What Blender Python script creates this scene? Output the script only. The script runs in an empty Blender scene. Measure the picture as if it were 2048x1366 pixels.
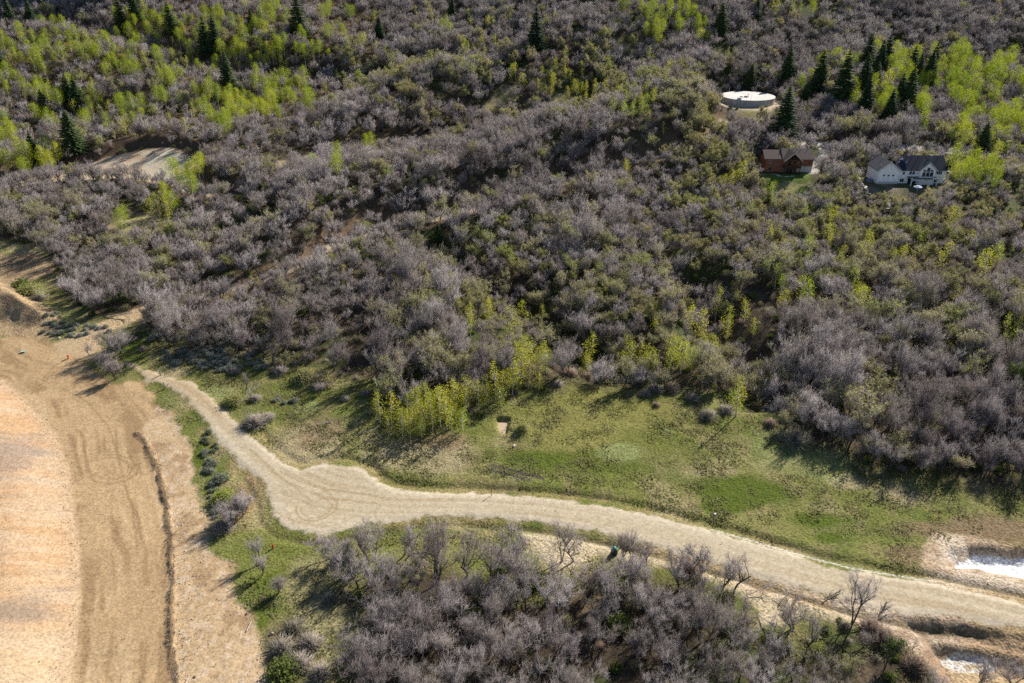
import bpy, math, random
import numpy as np
from mathutils import Vector, Matrix

# ------------------------------------------------------------------ camera, sky, sun, exposure
SC = bpy.context.scene
PITCH = 27.0; FPX = 1595.0; CAMH = 90.0
cam_d = bpy.data.cameras.new("camera"); cam = bpy.data.objects.new("camera", cam_d)
SC.collection.objects.link(cam); SC.camera = cam
cam.location = (0, 0, CAMH); cam.rotation_euler = (math.radians(90 - PITCH), 0, 0)
cam_d.sensor_width = 36; cam_d.lens = 36 * FPX / 2048
cam_d.clip_start = 1; cam_d.clip_end = 12000
SUN_EL = math.radians(34); SUN_AZ = math.radians(41)      # azimuth from +Y towards +X
w = bpy.data.worlds.new("World"); SC.world = w; w.use_nodes = True
nt = w.node_tree; bg = nt.nodes["Background"]; sky = nt.nodes.new("ShaderNodeTexSky")
sky.sky_type = 'NISHITA'; sky.sun_disc = False; sky.sun_elevation = SUN_EL; sky.sun_rotation = SUN_AZ
sky.altitude = 1800; sky.air_density = 1.0; sky.dust_density = 0.6
nt.links.new(sky.outputs[0], bg.inputs[0]); bg.inputs[1].default_value = 0.064
sd = bpy.data.lights.new("sun", 'SUN'); so = bpy.data.objects.new("sun", sd); SC.collection.objects.link(so)
sd.energy = 5.0; sd.angle = math.radians(0.53); sd.color = (1.0, 0.92, 0.80)
sdir = Vector((math.sin(SUN_AZ) * math.cos(SUN_EL), math.cos(SUN_AZ) * math.cos(SUN_EL), math.sin(SUN_EL)))
so.rotation_euler = sdir.to_track_quat('Z', 'Y').to_euler(); so.location = (150, 200, 200)
SC.view_settings.view_transform = 'Standard'; SC.view_settings.look = 'None'
SC.view_settings.gamma = 1; SC.view_settings.exposure = 0.86
SC.cycles.max_bounces = 5; SC.cycles.diffuse_bounces = 3; SC.cycles.transmission_bounces = 3
SC.cycles.use_denoising = False
COL = SC.collection
RNG = np.random.default_rng(7); random.seed(7)

# ------------------------------------------------------------------ helpers: noise, distance fields
def _hash(ix, iy, seed):
    h = (ix.astype(np.int64) * 374761393 + iy.astype(np.int64) * 668265263 + seed * 982451653) & 0xffffffff
    h = ((h ^ (h >> 13)) * 1274126177) & 0xffffffff
    h = ((h ^ (h >> 15)) * 2246822519) & 0xffffffff
    h = ((h ^ (h >> 13)) * 3266489917) & 0xffffffff
    h = h ^ (h >> 16)
    return (h & 0xffffff) / float(0xffffff)
def vnoise(x, y, seed=0):
    xi = np.floor(x); yi = np.floor(y); fx = x - xi; fy = y - yi
    fx = fx * fx * (3 - 2 * fx); fy = fy * fy * (3 - 2 * fy)
    a = _hash(xi, yi, seed); b = _hash(xi + 1, yi, seed); c = _hash(xi, yi + 1, seed); d = _hash(xi + 1, yi + 1, seed)
    return (a * (1 - fx) + b * fx) * (1 - fy) + (c * (1 - fx) + d * fx) * fy * 1.0
def fbm(x, y, wl, seed=0, octv=4):
    s = 0; a = 1; t = 0
    for k in range(octv):
        s = s + a * vnoise(x / wl * 2 ** k + 17.3 * k, y / wl * 2 ** k - 9.1 * k, seed + k); t += a; a *= .5
    return s / t                                               # 0..1
def sst(a, b, v):
    t = np.clip((v - a) / (b - a), 0, 1); return t * t * (3 - 2 * t)
def polydist(x, y, P, closed=False):
    P = np.asarray(P, float); n = len(P); best = np.full(np.shape(x), 1e9)
    for i in range(n if closed else n - 1):
        a = P[i]; b = P[(i + 1) % n]; d = b - a; L = max(d @ d, 1e-9)
        t = np.clip(((x - a[0]) * d[0] + (y - a[1]) * d[1]) / L, 0, 1)
        q = (x - a[0] - t * d[0]) ** 2 + (y - a[1] - t * d[1]) ** 2
        best = np.minimum(best, q)
    return np.sqrt(best)
def inside(x, y, P):
    P = np.asarray(P, float); n = len(P); r = np.zeros(np.shape(x), bool)
    for i in range(n):
        x0, y0 = P[i]; x1, y1 = P[(i + 1) % n]
        if y0 == y1: continue
        c = ((y0 > y) != (y1 > y)) & (x < (x1 - x0) * (y - y0) / (y1 - y0) + x0); r ^= c
    return r
def sdf(x, y, P, pad=60.0):                                   # positive inside, metres
    P = np.asarray(P, float); pad = float(pad); out = np.full(np.shape(x), -pad)
    m = (x > P[:, 0].min() - pad) & (x < P[:, 0].max() + pad) & (y > P[:, 1].min() - pad) & (y < P[:, 1].max() + pad)
    if m.any():
        xx = x[m]; yy = y[m]; d = polydist(xx, yy, P, True); out[m] = np.where(inside(xx, yy, P), d, -np.minimum(d, pad))
    return out

# ------------------------------------------------------------------ terrain profile and pixel <-> ground
KY = np.array([-3000, 0, 75, 113, 152, 190, 215, 265, 310, 345, 385, 450, 600, 900, 1600, 4000.])
KZ = np.array([-60, -4, -1, 0, 3, 7.5, 11, 17, 22, 27, 39, 60, 108, 175, 230, 260.])
_ty = np.arange(-3000, 4000, 2.0); _tz = np.interp(_ty, KY, KZ); _k = np.hanning(25); _k /= _k.sum()
_tz = np.convolve(np.pad(_tz, 12, mode='edge'), _k, 'valid')
def h0(x, y):
    x = np.asarray(x, float); y = np.asarray(y, float)
    z = np.interp(y + 0.03 * x, _ty, _tz)
    a = sst(150, 240, y)
    z = z + a * 11.0 * (fbm(x + y * .35, y - x * .35, 95, 11, 2) - .5)
    z = z + a * 4.2 * (fbm(x, y, 34, 12, 2) - .5)
    b = sst(330, 420, y)
    z = z + b * 22 * (fbm(x - 60, y, 170, 14, 2) - .5)
    z = z + sst(468, 610, y) * 125 * .8 * np.exp(-((x + 130) / 80) ** 2)  # ridge out of view, added to throw the upper-left slope into shade
    return z
cp, sp = math.cos(math.radians(PITCH)), math.sin(math.radians(PITCH))
def project(x, y, z):
    dy = y; dz = z - CAMH
    dep = dy * cp - dz * sp; up = dy * sp + dz * cp
    return 1024 + FPX * x / dep, 683 - FPX * up / dep, dep
def unproject(px, py, hf):
    px = np.atleast_1d(np.asarray(px, float)); py = np.atleast_1d(np.asarray(py, float))
    u = (px - 1024) / FPX; v = (683 - py) / FPX
    dx = u; dy = cp + v * sp; dz = -sp + v * cp
    T = 60 * 1.012 ** np.arange(240); t0 = np.full(px.shape, T[-1]); hit = np.zeros(px.shape, bool)
    for i in range(len(T) - 1):
        t = T[i + 1]; below = (CAMH + dz * t < hf(dx * t, dy * t)) & ~hit
        t0[below] = T[i]; hit |= below
    lo = t0.copy(); hi = t0 * 1.012
    for _ in range(12):
        m = (lo + hi) / 2; b = CAMH + dz * m < hf(dx * m, dy * m); hi = np.where(b, m, hi); lo = np.where(b, lo, m)
    return dx * hi, dy * hi
class Grid:                                                  # fast bilinear look-up of a height function
    def __init__(g, f, st=.6):
        g.x0, g.y0, g.st = -520.0, 40.0, st; g.nx = int(1040 / st) + 2; g.ny = int(760 / st) + 2
        yy, xx = np.meshgrid(g.y0 + st * np.arange(g.ny), g.x0 + st * np.arange(g.nx), indexing='ij'); g.z = f(xx.ravel(), yy.ravel()).reshape(g.ny, g.nx)
    def __call__(g, x, y):
        a = np.clip((np.asarray(x, float) - g.x0) / g.st, 0, g.nx - 1.001); b = np.clip((np.asarray(y, float) - g.y0) / g.st, 0, g.ny - 1.001)
        i = a.astype(int); j = b.astype(int); fx = a - i; fy = b - j; z = g.z
        return (z[j, i] * (1 - fx) + z[j, i + 1] * fx) * (1 - fy) + (z[j + 1, i] * (1 - fx) + z[j + 1, i + 1] * fx) * fy
H0 = Grid(h0, 1.5)
def P(*pts):                                                 # photo pixel outline -> ground outline
    a = np.array(pts, float).reshape(-1, 2); x, y = unproject(a[:, 0], a[:, 1], H0); return np.stack([x, y], 1)

ROAD = P(245,728,300,765,340,777,366,792,400,835,440,885,478,925,515,955,535,985,541,1010,543,1035,570,1058,620,1068,680,1065,740,1050,
         830,1035,950,1033,1040,1040,1130,1052,1240,1075,1330,1098,1440,1130,1560,1163,1660,1195,1740,1216,1800,1228,1900,1234,2048,1256,2300,1300,
         2300,1255,2048,1210,1960,1190,1860,1168,1760,1153,1650,1130,1540,1097,1440,1067,1320,1036,1200,1011,1080,996,960,990,860,988,790,980,755,965,730,942,
         690,930,640,931,600,942,560,925,520,890,480,850,440,815,410,785,385,765,345,757,300,743,245,714)
DIRT = P(-500,668,0,672,100,680,165,690,200,712,240,738,285,775,315,800,340,830,355,850,375,880,390,960,405,1030,425,1090,455,1130,480,1200,
         510,1260,535,1310,535,1366,545,1700,-500,1700)
PALE = P(-600,745,0,765,40,800,75,840,105,880,125,940,138,1030,148,1120,146,1200,138,1290,128,1366,110,1700,-600,1700)
SIDE = P(100,690,160,662,220,636,270,618,310,604,335,606,300,626,250,652,205,668,200,690,240,712,250,730,180,720,120,712)
HILLROAD = P(300,614,420,588,560,548,640,508,690,482,760,460,830,445,900,430,1010,402,1100,372,1150,352,1210,336,1270,320,1330,308,1385,292,1430,268,1450,240)
MOUNDA = P(-300,505,0,508,60,512,95,520,100,545,55,562,38,585,70,600,110,630,122,660,100,680,0,672,-300,668)
MOUND = P(-300,560,0,566,45,585,90,612,112,640,80,650,0,640,-300,630)
PAD = P(205,320,250,305,300,297,350,298,385,310,400,330,385,345,420,372,470,392,440,398,380,388,320,368,270,360,200,362,100,372,0,385,-200,400,-200,375,0,360,100,345)
PALEPAD = P(290,318,330,302,365,308,375,322,350,340,380,360,430,385,400,388,330,366,280,348)
TRACK2 = P(400,318,470,312,560,330,620,310,700,285,760,272,830,262,900,250)
RIGHTD = P(1740,1222,1800,1235,1870,1230,1875,1165,1862,1140,1870,1105,1890,1082,1950,1085,2048,1092,2400,1100,2400,1700,1900,1700,1870,1345,1830,1300,1790,1262,1700,1228,
           1600,1205,1500,1170,1400,1130,1290,1100,1290,1092,1400,1120,1550,1165,1660,1200)
SANDY = P(1040,1060,1130,1072,1240,1092,1330,1115,1440,1145,1560,1180,1660,1210,1740,1240,1780,1280,1700,1250,1610,1230,1540,1250,1490,1255,1530,1225,1500,1195,
          1420,1165,1330,1130,1200,1110,1150,1130,1100,1130,1060,1100)
BASIN = P(1905,1110,1940,1096,2048,1100,2400,1110,2400,1200,2048,1150,1990,1138,1950,1130,1905,1130)
BASINW = P(1918,1112,1945,1105,2048,1107,2400,1112,2400,1190,2048,1144,1990,1133,1950,1126,1922,1124)
TER1 = P(1790,1232,1850,1236,1900,1242,1960,1252,2048,1274,2400,1380,2400,2000,1900,2000,1880,1360,1840,1290)
TER2 = P(1855,1277,1900,1275,1960,1284,2048,1304,2400,1400,2400,2000,1940,2000,1890,1350,1862,1300)
PUD = P(1893,1303,1925,1290,1960,1294,1990,1306,1998,1317,1955,1320,1915,1315)
PUDI = P(1935,1308,1960,1304,1975,1311,1965,1316,1940,1315)
GULLY1 = P(870,500,940,545,1010,580,1090,630,1170,680,1230,715)
GULLY2 = P(1380,560,1430,640,1490,700,1530,760,1550,800)
GULLY3 = P(120,40,260,70,420,120,600,140,720,150)
BERM = P(272,868,292,888,305,915,318,950,330,1005,338,1060,342,1120,343,1200,342,1290,350,1366,360,1450)
POND = P(992,833,1020,835,1017,850,1013,866,1003,866,995,850)
NOTREE = P(-600,505,0,505,95,515,118,560,150,620,175,640,240,628,300,600,325,612,275,655,300,690,380,705,440,710,500,722,560,735,620,748,690,765,735,765,
           735,790,720,848,760,872,860,876,965,852,985,812,1090,780,1130,760,1200,762,1240,775,1330,785,1400,782,1480,798,1530,812,1565,855,1620,885,1690,905,
           1740,935,1830,948,1930,955,2048,975,2600,1000,2600,1900,2048,1900,1900,1420,1862,1340,1800,1292,1740,1262,1690,1232,1620,1240,1575,1265,1535,1230,
           1500,1205,1440,1185,1330,1160,1220,1150,1130,1150,1090,1180,1030,1165,960,1160,880,1135,760,1130,700,1150,662,1185,690,1215,745,1250,715,1300,680,1340,640,1500,
           600,1900,-600,1900)
LAWN = P(1520,352,1640,345,1655,330,1665,300,1625,300,1620,345,1635,395,1600,412,1540,400)
YARD = P(1715,352,1740,352,1745,330,1900,340,1915,372,1895,400,1800,402,1730,392)
ROADB = P(1540,286,1600,286,1660,290,1700,292,1770,294,1850,298,1920,304,2048,312,2300,330)
DRIVE = P(1662,291,1648,306,1632,322,1625,345)
GLADES = [P(700,285,760,270,830,262,835,272,780,285,730,300), P(985,195,1015,182,1030,190,1000,205,960,212), P(1410,112,1440,100,1475,108,1465,122,1430,125),
          P(-100,480,20,484,60,492,85,506,0,512,-100,510), P(1555,700,1600,690,1610,705,1570,715), P(1215,95,1245,85,1262,98,1240,108),
          P(225,440,290,425,330,440,290,462,240,465), P(345,365,420,370,440,385,400,395), P(1440,228,1560,226,1560,245,1440,250), P(1895,205,1930,198,1935,215,1900,222)]
tx, ty = unproject([1506], [222], h0); TANKC = (float(tx[0]), float(ty[0]) + 9.5); TANKR = 10.6
bx_, by_ = unproject([1576], [346], h0); BRN = (float(bx_[0]), float(by_[0]))
wx_, wy_ = unproject([1821], [368], h0); WHT = (float(wx_[0]), float(wy_[0]))
ZT = float(h0(*TANKC)); ZB = float(h0(*BRN)); ZW = float(h0(*WHT))

def feat(x, y):
    """everything the terrain does besides its base; returns height"""
    z = h0(x, y)
    # pads
    d = np.hypot(x - TANKC[0], y - TANKC[1]); z = z + (ZT - .2 - z) * sst(24, 14, d)
    d = np.maximum(np.abs(x - BRN[0]) - 9, np.abs(y - BRN[1] - 4.5) - 6); z = z + (ZB - z) * sst(8, 0.5, d)
    d = np.maximum(np.abs(x - WHT[0]) - 14, np.abs(y - WHT[1] - 5) - 8); z = z + (ZW - z) * sst(8, 0.5, d)
    # hill road bench and bank behind it
    near = (y > 140) & (y < 420)
    dr = np.full(np.shape(x), 99.0); side = np.zeros(np.shape(x))
    if near.any():
        dr[near] = polydist(x[near], y[near], HILLROAD)
        yr = np.interp(x[near], HILLROAD[:, 0], HILLROAD[:, 1]); side[near] = np.sign(y[near] - yr)
    taper = sst(-85, -50, x) * sst(90, 60, x)
    z = z + taper * np.where(side > 0, 7.5 * sst(2.5, 13, dr) * sst(56, 24, dr) - 4.5 * np.exp(-((dr - 66) / 14) ** 2) + 4 * np.exp(-((dr - 95) / 18) ** 2), 1.2 * sst(2, 7, dr) * sst(40, 10, dr))
    z = z - .5 * sst(3, 1, dr)
    for gl, dp, wd in ((GULLY1, 6.5, 8.0), (GULLY2, 5.5, 7.5), (GULLY3, 7.0, 11.0)):
        dg = np.full(np.shape(x), 99.0); dg[near | (y > 400)] = polydist(x[near | (y > 400)], y[near | (y > 400)], gl); z = z - dp * np.exp(-(dg / wd) ** 2)
    # mounds at the left
    z = z + 4.0 * sst(-2.5, 6.0, sdf(x, y, MOUND, 12) + (fbm(x, y, 5, 36, 2) - .5) * 3) * (.75 + .5 * fbm(x, y, 7, 31, 3))
    pd = sdf(x, y, PAD, 14); z = z + np.where(y > 262, 0, 0) + 2.6 * sst(-1, -6, pd) * sst(-14, -9, pd) * sst(240, 262, y)
    # gravel road: slightly crowned, ditches beside it
    rd = sdf(x, y, ROAD, 12)
    z = z + .25 * sst(-1, 1, rd) - .32 * np.exp(-((rd + 2.1) / .75) ** 2) * sst(-60, -30, x) + .08 * np.exp(-((rd + 4.0) / 1.1) ** 2)
    # graded dirt
    bd = polydist(x, y, BERM); z = z + .36 * np.exp(-(bd / .5) ** 2) * sst(.25, .5, vnoise(x / 1.5, y / 3.5, 47)) * (.5 + 1.0 * vnoise(x / .7, y / .7, 41))
    pl = sdf(x, y, PALE, 12); z = z + 1.4 * sst(-2, 10, pl)
    # basins at the right
    wb = (fbm(x, y, 2.2, 33, 3) - .5) * 1.6
    z = z - 2.0 * sst(-1.4, 2.0, sdf(x, y, BASIN, 10) + wb * .5)
    z = z - 1.15 * sst(-.3, 2.5, sdf(x, y, TER1, 10) + wb * .7) - 1.2 * sst(-.2, 2.2, sdf(x, y, TER2, 10) + wb * .5)
    z = z - 1.0 * sst(-.35, .35, sdf(x, y, POND, 8))
    mx, my = MND; z = z + .9 * np.exp(-(((x - mx) / 2.2) ** 2 + ((y - my) / 1.9) ** 2))
    return z
_m = P(1042, 862); MND = (_m[0, 0], _m[0, 1])
HF = Grid(feat, .6)
def H(x, y):
    return float(HF(np.array([x]), np.array([y]))[0])
def G(px, py):                                               # photo pixel -> ground point
    x, y = unproject([px], [py], HF); return Vector((float(x[0]), float(y[0]), H(float(x[0]), float(y[0]))))

# ------------------------------------------------------------------ materials
def mat(name, rough=.9):
    m = bpy.data.materials.new(name); m.use_nodes = True
    b = m.node_tree.nodes["Principled BSDF"]; b.inputs["Roughness"].default_value = rough
    b.inputs["Specular IOR Level"].default_value = .25
    return m, m.node_tree, b
def N(nt, t, **k):
    n = nt.nodes.new(t)
    for a, v in k.items(): setattr(n, a, v)
    return n
def ramp(nt, fac, stops):
    r = N(nt, "ShaderNodeValToRGB"); e = r.color_ramp.elements
    e[0].position, e[0].color = stops[0][0], (*stops[0][1], 1); e[1].position, e[1].color = stops[-1][0], (*stops[-1][1], 1)
    for p, c in stops[1:-1]:
        q = e.new(p); q.color = (*c, 1)
    nt.links.new(fac, r.inputs[0]); return r.outputs[0]
def noise(nt, scale, detail=3, coord=None, dist=0.0):
    n = N(nt, "ShaderNodeTexNoise"); n.inputs["Scale"].default_value = scale; n.inputs["Detail"].default_value = detail
    n.inputs["Distortion"].default_value = dist
    if coord is not None: nt.links.new(coord, n.inputs["Vector"])
    return n.outputs["Fac"]
def mixc(nt, a, b, fac, mode='MIX'):
    m = N(nt, "ShaderNodeMix", data_type='RGBA', blend_type=mode)
    for sock, v in ((m.inputs[6], a), (m.inputs[7], b), (m.inputs[0], fac)):
        if hasattr(v, 'links'): nt.links.new(v, sock)
        elif isinstance(v, (int, float)): sock.default_value = v
        else: sock.default_value = (*v, 1)
    return m.outputs[2]
def flat(name, c1, c2=None, scale=3.0, rough=.85, metal=0.0, bump=0.0):
    m, nt, b = mat(name, rough); c2 = c2 or tuple(v * .8 for v in c1)
    tc = N(nt, "ShaderNodeTexCoord"); f = noise(nt, scale, 4, tc.outputs["Object"])
    nt.links.new(ramp(nt, f, [(.3, c1), (.7, c2)]), b.inputs["Base Color"]); b.inputs["Metallic"].default_value = metal
    if bump:
        bp = N(nt, "ShaderNodeBump"); bp.inputs["Strength"].default_value = bump; nt.links.new(f, bp.inputs["Height"]); nt.links.new(bp.outputs[0], b.inputs["Normal"])
    return m
def varied(name, cols, transl=0.0, rough=.8, tcol=None, jitter=.25):
    """colour picked per object / per instance along a ramp, with speckle inside the crown"""
    m, nt, b = mat(name, rough); oi = N(nt, "ShaderNodeObjectInfo"); tc = N(nt, "ShaderNodeTexCoord")
    f = noise(nt, 1.3, 3, tc.outputs["Object"])
    add = N(nt, "ShaderNodeMath", operation='MULTIPLY_ADD'); nt.links.new(f, add.inputs[0]); add.inputs[1].default_value = jitter * 2
    ln = noise(nt, .028, 3, oi.outputs["Location"]); lm = N(nt, "ShaderNodeMath", operation='MULTIPLY_ADD'); nt.links.new(ln, lm.inputs[0]); lm.inputs[1].default_value = 2.4; lm.inputs[2].default_value = -.95
    rm = N(nt, "ShaderNodeMath", operation='MULTIPLY_ADD'); nt.links.new(oi.outputs["Random"], rm.inputs[0]); rm.inputs[1].default_value = .6; nt.links.new(lm.outputs[0], rm.inputs[2])
    sub = N(nt, "ShaderNodeMath", operation='SUBTRACT'); nt.links.new(rm.outputs[0], sub.inputs[0]); sub.inputs[1].default_value = jitter
    nt.links.new(sub.outputs[0], add.inputs[2])
    n = len(cols); c = ramp(nt, add.outputs[0], [(i / (n - 1), cc) for i, cc in enumerate(cols)])
    nt.links.new(c, b.inputs["Base Color"])
    if transl > 0:
        out = [q for q in nt.nodes if q.type == 'OUTPUT_MATERIAL'][0]; tr = N(nt, "ShaderNodeBsdfTranslucent"); mx = N(nt, "ShaderNodeMixShader")
        mx.inputs[0].default_value = transl; nt.links.new(b.outputs[0], mx.inputs[1]); nt.links.new(tr.outputs[0], mx.inputs[2])
        nt.links.new(mixc(nt, c, tcol or (1, 1, 1), 1.0, 'MULTIPLY'), tr.inputs[0]); nt.links.new(mx.outputs[0], out.inputs[0])
    return m
M = {}
M['twig'] = varied('grey oak twigs', [(.16,.13,.13), (.33,.295,.30), (.22,.185,.165), (.42,.38,.385), (.29,.25,.225)])
M['bark'] = varied('dark oak bark', [(.05,.042,.038), (.10,.085,.078), (.07,.06,.05)])
M['budleaf'] = varied('opening olive leaves', [(.30,.275,.13), (.42,.37,.18), (.30,.32,.10), (.44,.39,.21), (.34,.40,.07)], .4, tcol=(1,1,.7))
M['aspen'] = varied('fresh aspen leaves', [(.24,.33,.035), (.40,.46,.04), (.30,.38,.04), (.50,.52,.06)], .42, tcol=(1,1,.5))
M['aspenpale'] = varied('pale young aspen leaves', [(.38,.41,.05), (.50,.47,.07), (.32,.40,.05)], .5, tcol=(1,1,.6))
M['whitebark'] = varied('white aspen bark', [(.42,.40,.36), (.55,.53,.48)])
M['needle'] = varied('dark conifer needles', [(.04,.08,.034), (.06,.105,.04), (.085,.13,.045)], .3)
M['green'] = varied('green broad leaves', [(.07,.12,.02), (.11,.16,.03)], .35)
M['brownbark'] = flat('brown bark', (.10,.07,.05))
M['shrub_red'] = varied('reddish brown shrub', [(.19,.125,.10), (.24,.17,.14), (.20,.16,.12)])
M['shrub_grey'] = varied('grey shrub twigs', [(.25,.21,.21), (.32,.28,.25), (.22,.20,.15)])
M['shrub_green'] = varied('green shrub leaves', [(.07,.115,.028), (.13,.17,.04), (.19,.22,.06)], .3)
M['sage'] = varied('grey green sagebrush', [(.27,.29,.24), (.36,.37,.32), (.20,.23,.15)], .3)
M['grass'] = varied('meadow grass blades', [(.20,.24,.06), (.28,.29,.11), (.36,.33,.18), (.22,.25,.06), (.40,.36,.23)], .5, jitter=.35)
M['stone'] = varied('pale stones', [(.40,.33,.26), (.55,.49,.42), (.30,.24,.18)], jitter=.4)
M['clod'] = varied('dark earth clods', [(.10,.07,.045), (.17,.12,.075), (.24,.17,.11), (.34,.27,.20)], jitter=.45)
M['deadwood'] = flat('weathered dead wood', (.42,.38,.35), (.26,.23,.21), 2)

# ------------------------------------------------------------------ mesh helpers
def mesh_np(name, V, faces, mats, mi=None, smooth=False):
    """faces: list of int arrays (n,3) / (n,4)"""
    me = bpy.data.meshes.new(name); V = np.asarray(V, np.float32)
    me.vertices.add(len(V)); me.vertices.foreach_set('co', V.ravel())
    loops = np.concatenate([f.ravel() for f in faces]).astype(np.int32)
    tot = np.concatenate([np.full(len(f), f.shape[1]) for f in faces]).astype(np.int32)
    st = np.concatenate([[0], np.cumsum(tot)[:-1]]).astype(np.int32)
    me.loops.add(len(loops)); me.loops.foreach_set('vertex_index', loops)
    me.polygons.add(len(tot)); me.polygons.foreach_set('loop_start', st); me.polygons.foreach_set('loop_total', tot)
    for m in mats: me.materials.append(m)
    if mi is not None: me.polygons.foreach_set('material_index', np.asarray(mi, np.int32))
    if smooth: me.polygons.foreach_set('use_smooth', np.ones(len(tot), bool))
    me.update(calc_edges=True); me.validate(); return me
def frame(d):
    d = d / np.maximum(np.linalg.norm(d, axis=1, keepdims=True), 1e-9)
    a = np.where(np.abs(d[:, 2:3]) < .9, np.array([[0, 0, 1.]]), np.array([[1., 0, 0]]))
    u = np.cross(d, a); u /= np.linalg.norm(u, axis=1, keepdims=True); return u, np.cross(d, u)
def tubes(A, B, ra, rb, n):
    A = np.asarray(A, float); B = np.asarray(B, float); ra = np.asarray(ra)[:, None]; rb = np.asarray(rb)[:, None]
    u, v = frame(B - A); k = len(A); V = []
    for j in range(n):
        c, s = math.cos(2 * math.pi * j / n), math.sin(2 * math.pi * j / n); V.append(A + (u * c + v * s) * ra)
    for j in range(n):
        c, s = math.cos(2 * math.pi * j / n), math.sin(2 * math.pi * j / n); V.append(B + (u * c + v * s) * rb)
    V = np.stack(V, 1).reshape(-1, 3); base = np.arange(k)[:, None] * 2 * n; F = []
    for j in range(n): F.append(base + np.array([[j, (j + 1) % n, n + (j + 1) % n, n + j]]))
    return V, np.concatenate(F)
def spikes(A, B, r):
    u, v = frame(B - A); r = np.asarray(r)[:, None]
    V = np.stack([A + u * r, A + (-.5 * u + .87 * v) * r, A + (-.5 * u - .87 * v) * r, B], 1).reshape(-1, 3)
    b = np.arange(len(A))[:, None] * 4
    return V, np.concatenate([b + np.array([[0, 1, 3]]), b + np.array([[1, 2, 3]]), b + np.array([[2, 0, 3]])])
def leaves(C, size, rng, flatness=0.0):
    n = len(C); a = rng.normal(size=(n, 3)); a[:, 2] *= (1 - flatness); a /= np.linalg.norm(a, axis=1, keepdims=True)
    u, v = frame(rng.normal(size=(n, 3)) if not flatness else np.cross(a, rng.normal(size=(n, 3))))
    s = (size * rng.uniform(.6, 1.3, n))[:, None]
    V = np.stack([C - u * s, C - v * s * .62, C + u * s, C + v * s * .62], 1).reshape(-1, 3)
    return V, np.arange(n)[:, None] * 4 + np.array([[0, 1, 2, 3]])
class Buf:
    def __init__(s): s.V = []; s.F = []; s.mi = []; s.n = 0
    def add(s, VF, m=0):
        V, F = VF; s.V.append(V); s.F.append(F + s.n); s.mi.append(np.full(len(F), m)); s.n += len(V); return s
    def mesh(s, name, mats, smooth=False): return mesh_np(name, np.concatenate(s.V), s.F, mats, np.concatenate(s.mi), smooth)

# ------------------------------------------------------------------ plants
def unit(v): return v / max(np.linalg.norm(v), 1e-9)
def skeleton(rng, Ht, spread, stems, nb=(6, 6, 7), lean=.35, stemfrac=.5, up=.35):
    segs = [[], [], [], []]
    def grow(p, d, L, r, lev):
        k = (4, 3, 2, 1)[lev]; pts = [p]; dd = d.copy()
        for i in range(k):
            dd = unit(dd + rng.normal(size=3) * (.16, .24, .22, .2)[lev] + np.array([0, 0, .10 if lev else .05]))
            q = pts[-1] + dd * L / k; segs[lev].append((pts[-1], q, r * (1 - .45 * i / k), r * (1 - .45 * (i + 1) / k))); pts.append(q)
        if lev == 3: return
        for j in range(nb[lev]):
            t = rng.uniform(.35 if lev == 0 else .25, 1.0); i = min(int(t * k), k - 1); q = pts[i] + (pts[i + 1] - pts[i]) * (t * k - i)
            az = rng.uniform(0, 2 * math.pi); out = np.array([math.cos(az), math.sin(az), rng.uniform(-.05, .8)])
            nd = unit(dd * (.55 if lev else .4) + out * spread * (.9 if lev == 0 else .75) + np.array([0, 0, up]))
            grow(q, nd, Ht * (.40, .215, .115)[lev] * rng.uniform(.7, 1.2), r * .5, lev + 1)
    for s in range(stems):
        az = rng.uniform(0, 2 * math.pi); off = 0 if stems == 1 else rng.uniform(.02, .12)
        d = unit(np.array([math.cos(az) * lean, math.sin(az) * lean, 1.0])) if stems > 1 else unit(np.array([rng.normal() * .08, rng.normal() * .08, 1]))
        grow(np.array([math.cos(az) * off, math.sin(az) * off, -.3]), d, Ht * stemfrac * rng.uniform(.85, 1.1), Ht * .021 * rng.uniform(.8, 1.2) / stems ** .25, 0)
    return segs
def seg_arr(S):
    return np.array([s[0] for s in S]), np.array([s[1] for s in S]), np.array([s[2] for s in S]), np.array([s[3] for s in S])
def oak_meshes(seed, Ht=6.5, spread=1.0, stems=2, tw=2.2, thick=.021, bud=0, nb=(6, 6, 7), twm='twig', budm='budleaf', lean=.35, stemfrac=.5, budsize=.09, up=.35):
    rng = np.random.default_rng(seed); S = skeleton(rng, Ht, spread, stems, nb, lean, stemfrac, up)
    tb = Buf(); A, B, ra, rb = seg_arr(S[0]); tb.add(tubes(A, B, ra, rb, 6)); A, B, ra, rb = seg_arr(S[1]); tb.add(tubes(A, B, ra, rb * .9, 4))
    cb = Buf(); A, B, ra, rb = seg_arr(S[2]); cb.add(tubes(A, B, np.maximum(ra * .7, thick), np.maximum(rb * .6, thick * .8), 3))
    A, B, ra, rb = seg_arr(S[3]); cb.add(spikes(A, B, np.full(len(A), thick)))
    reps = int(tw); D = B - A; L = np.linalg.norm(D, axis=1, keepdims=True)
    SA = np.concatenate([A, A[rng.random(len(A)) < (tw - reps)]] if 0 else [A])
    for r in range(reps + 1):
        t = rng.uniform(.15, 1, (len(A), 1)); q = A + D * t; d = D / L * .6 + rng.normal(size=A.shape) * .75 + np.array([0, 0, .25])
        d /= np.linalg.norm(d, axis=1, keepdims=True); e = q + d * L * rng.uniform(.45, .95, (len(A), 1))
        cb.add(spikes(q, e, np.full(len(A), thick * .8)))
        if bud:
            for _ in range(bud):
                t = rng.uniform(.3, 1.05, (len(A), 1)); cb.add(leaves(q + (e - q) * t + rng.normal(size=A.shape) * .07, budsize, rng), 1)
    return tb.mesh('trunk', [M['bark']]), cb.mesh('crown', [M[twm], M[budm]])
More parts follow.
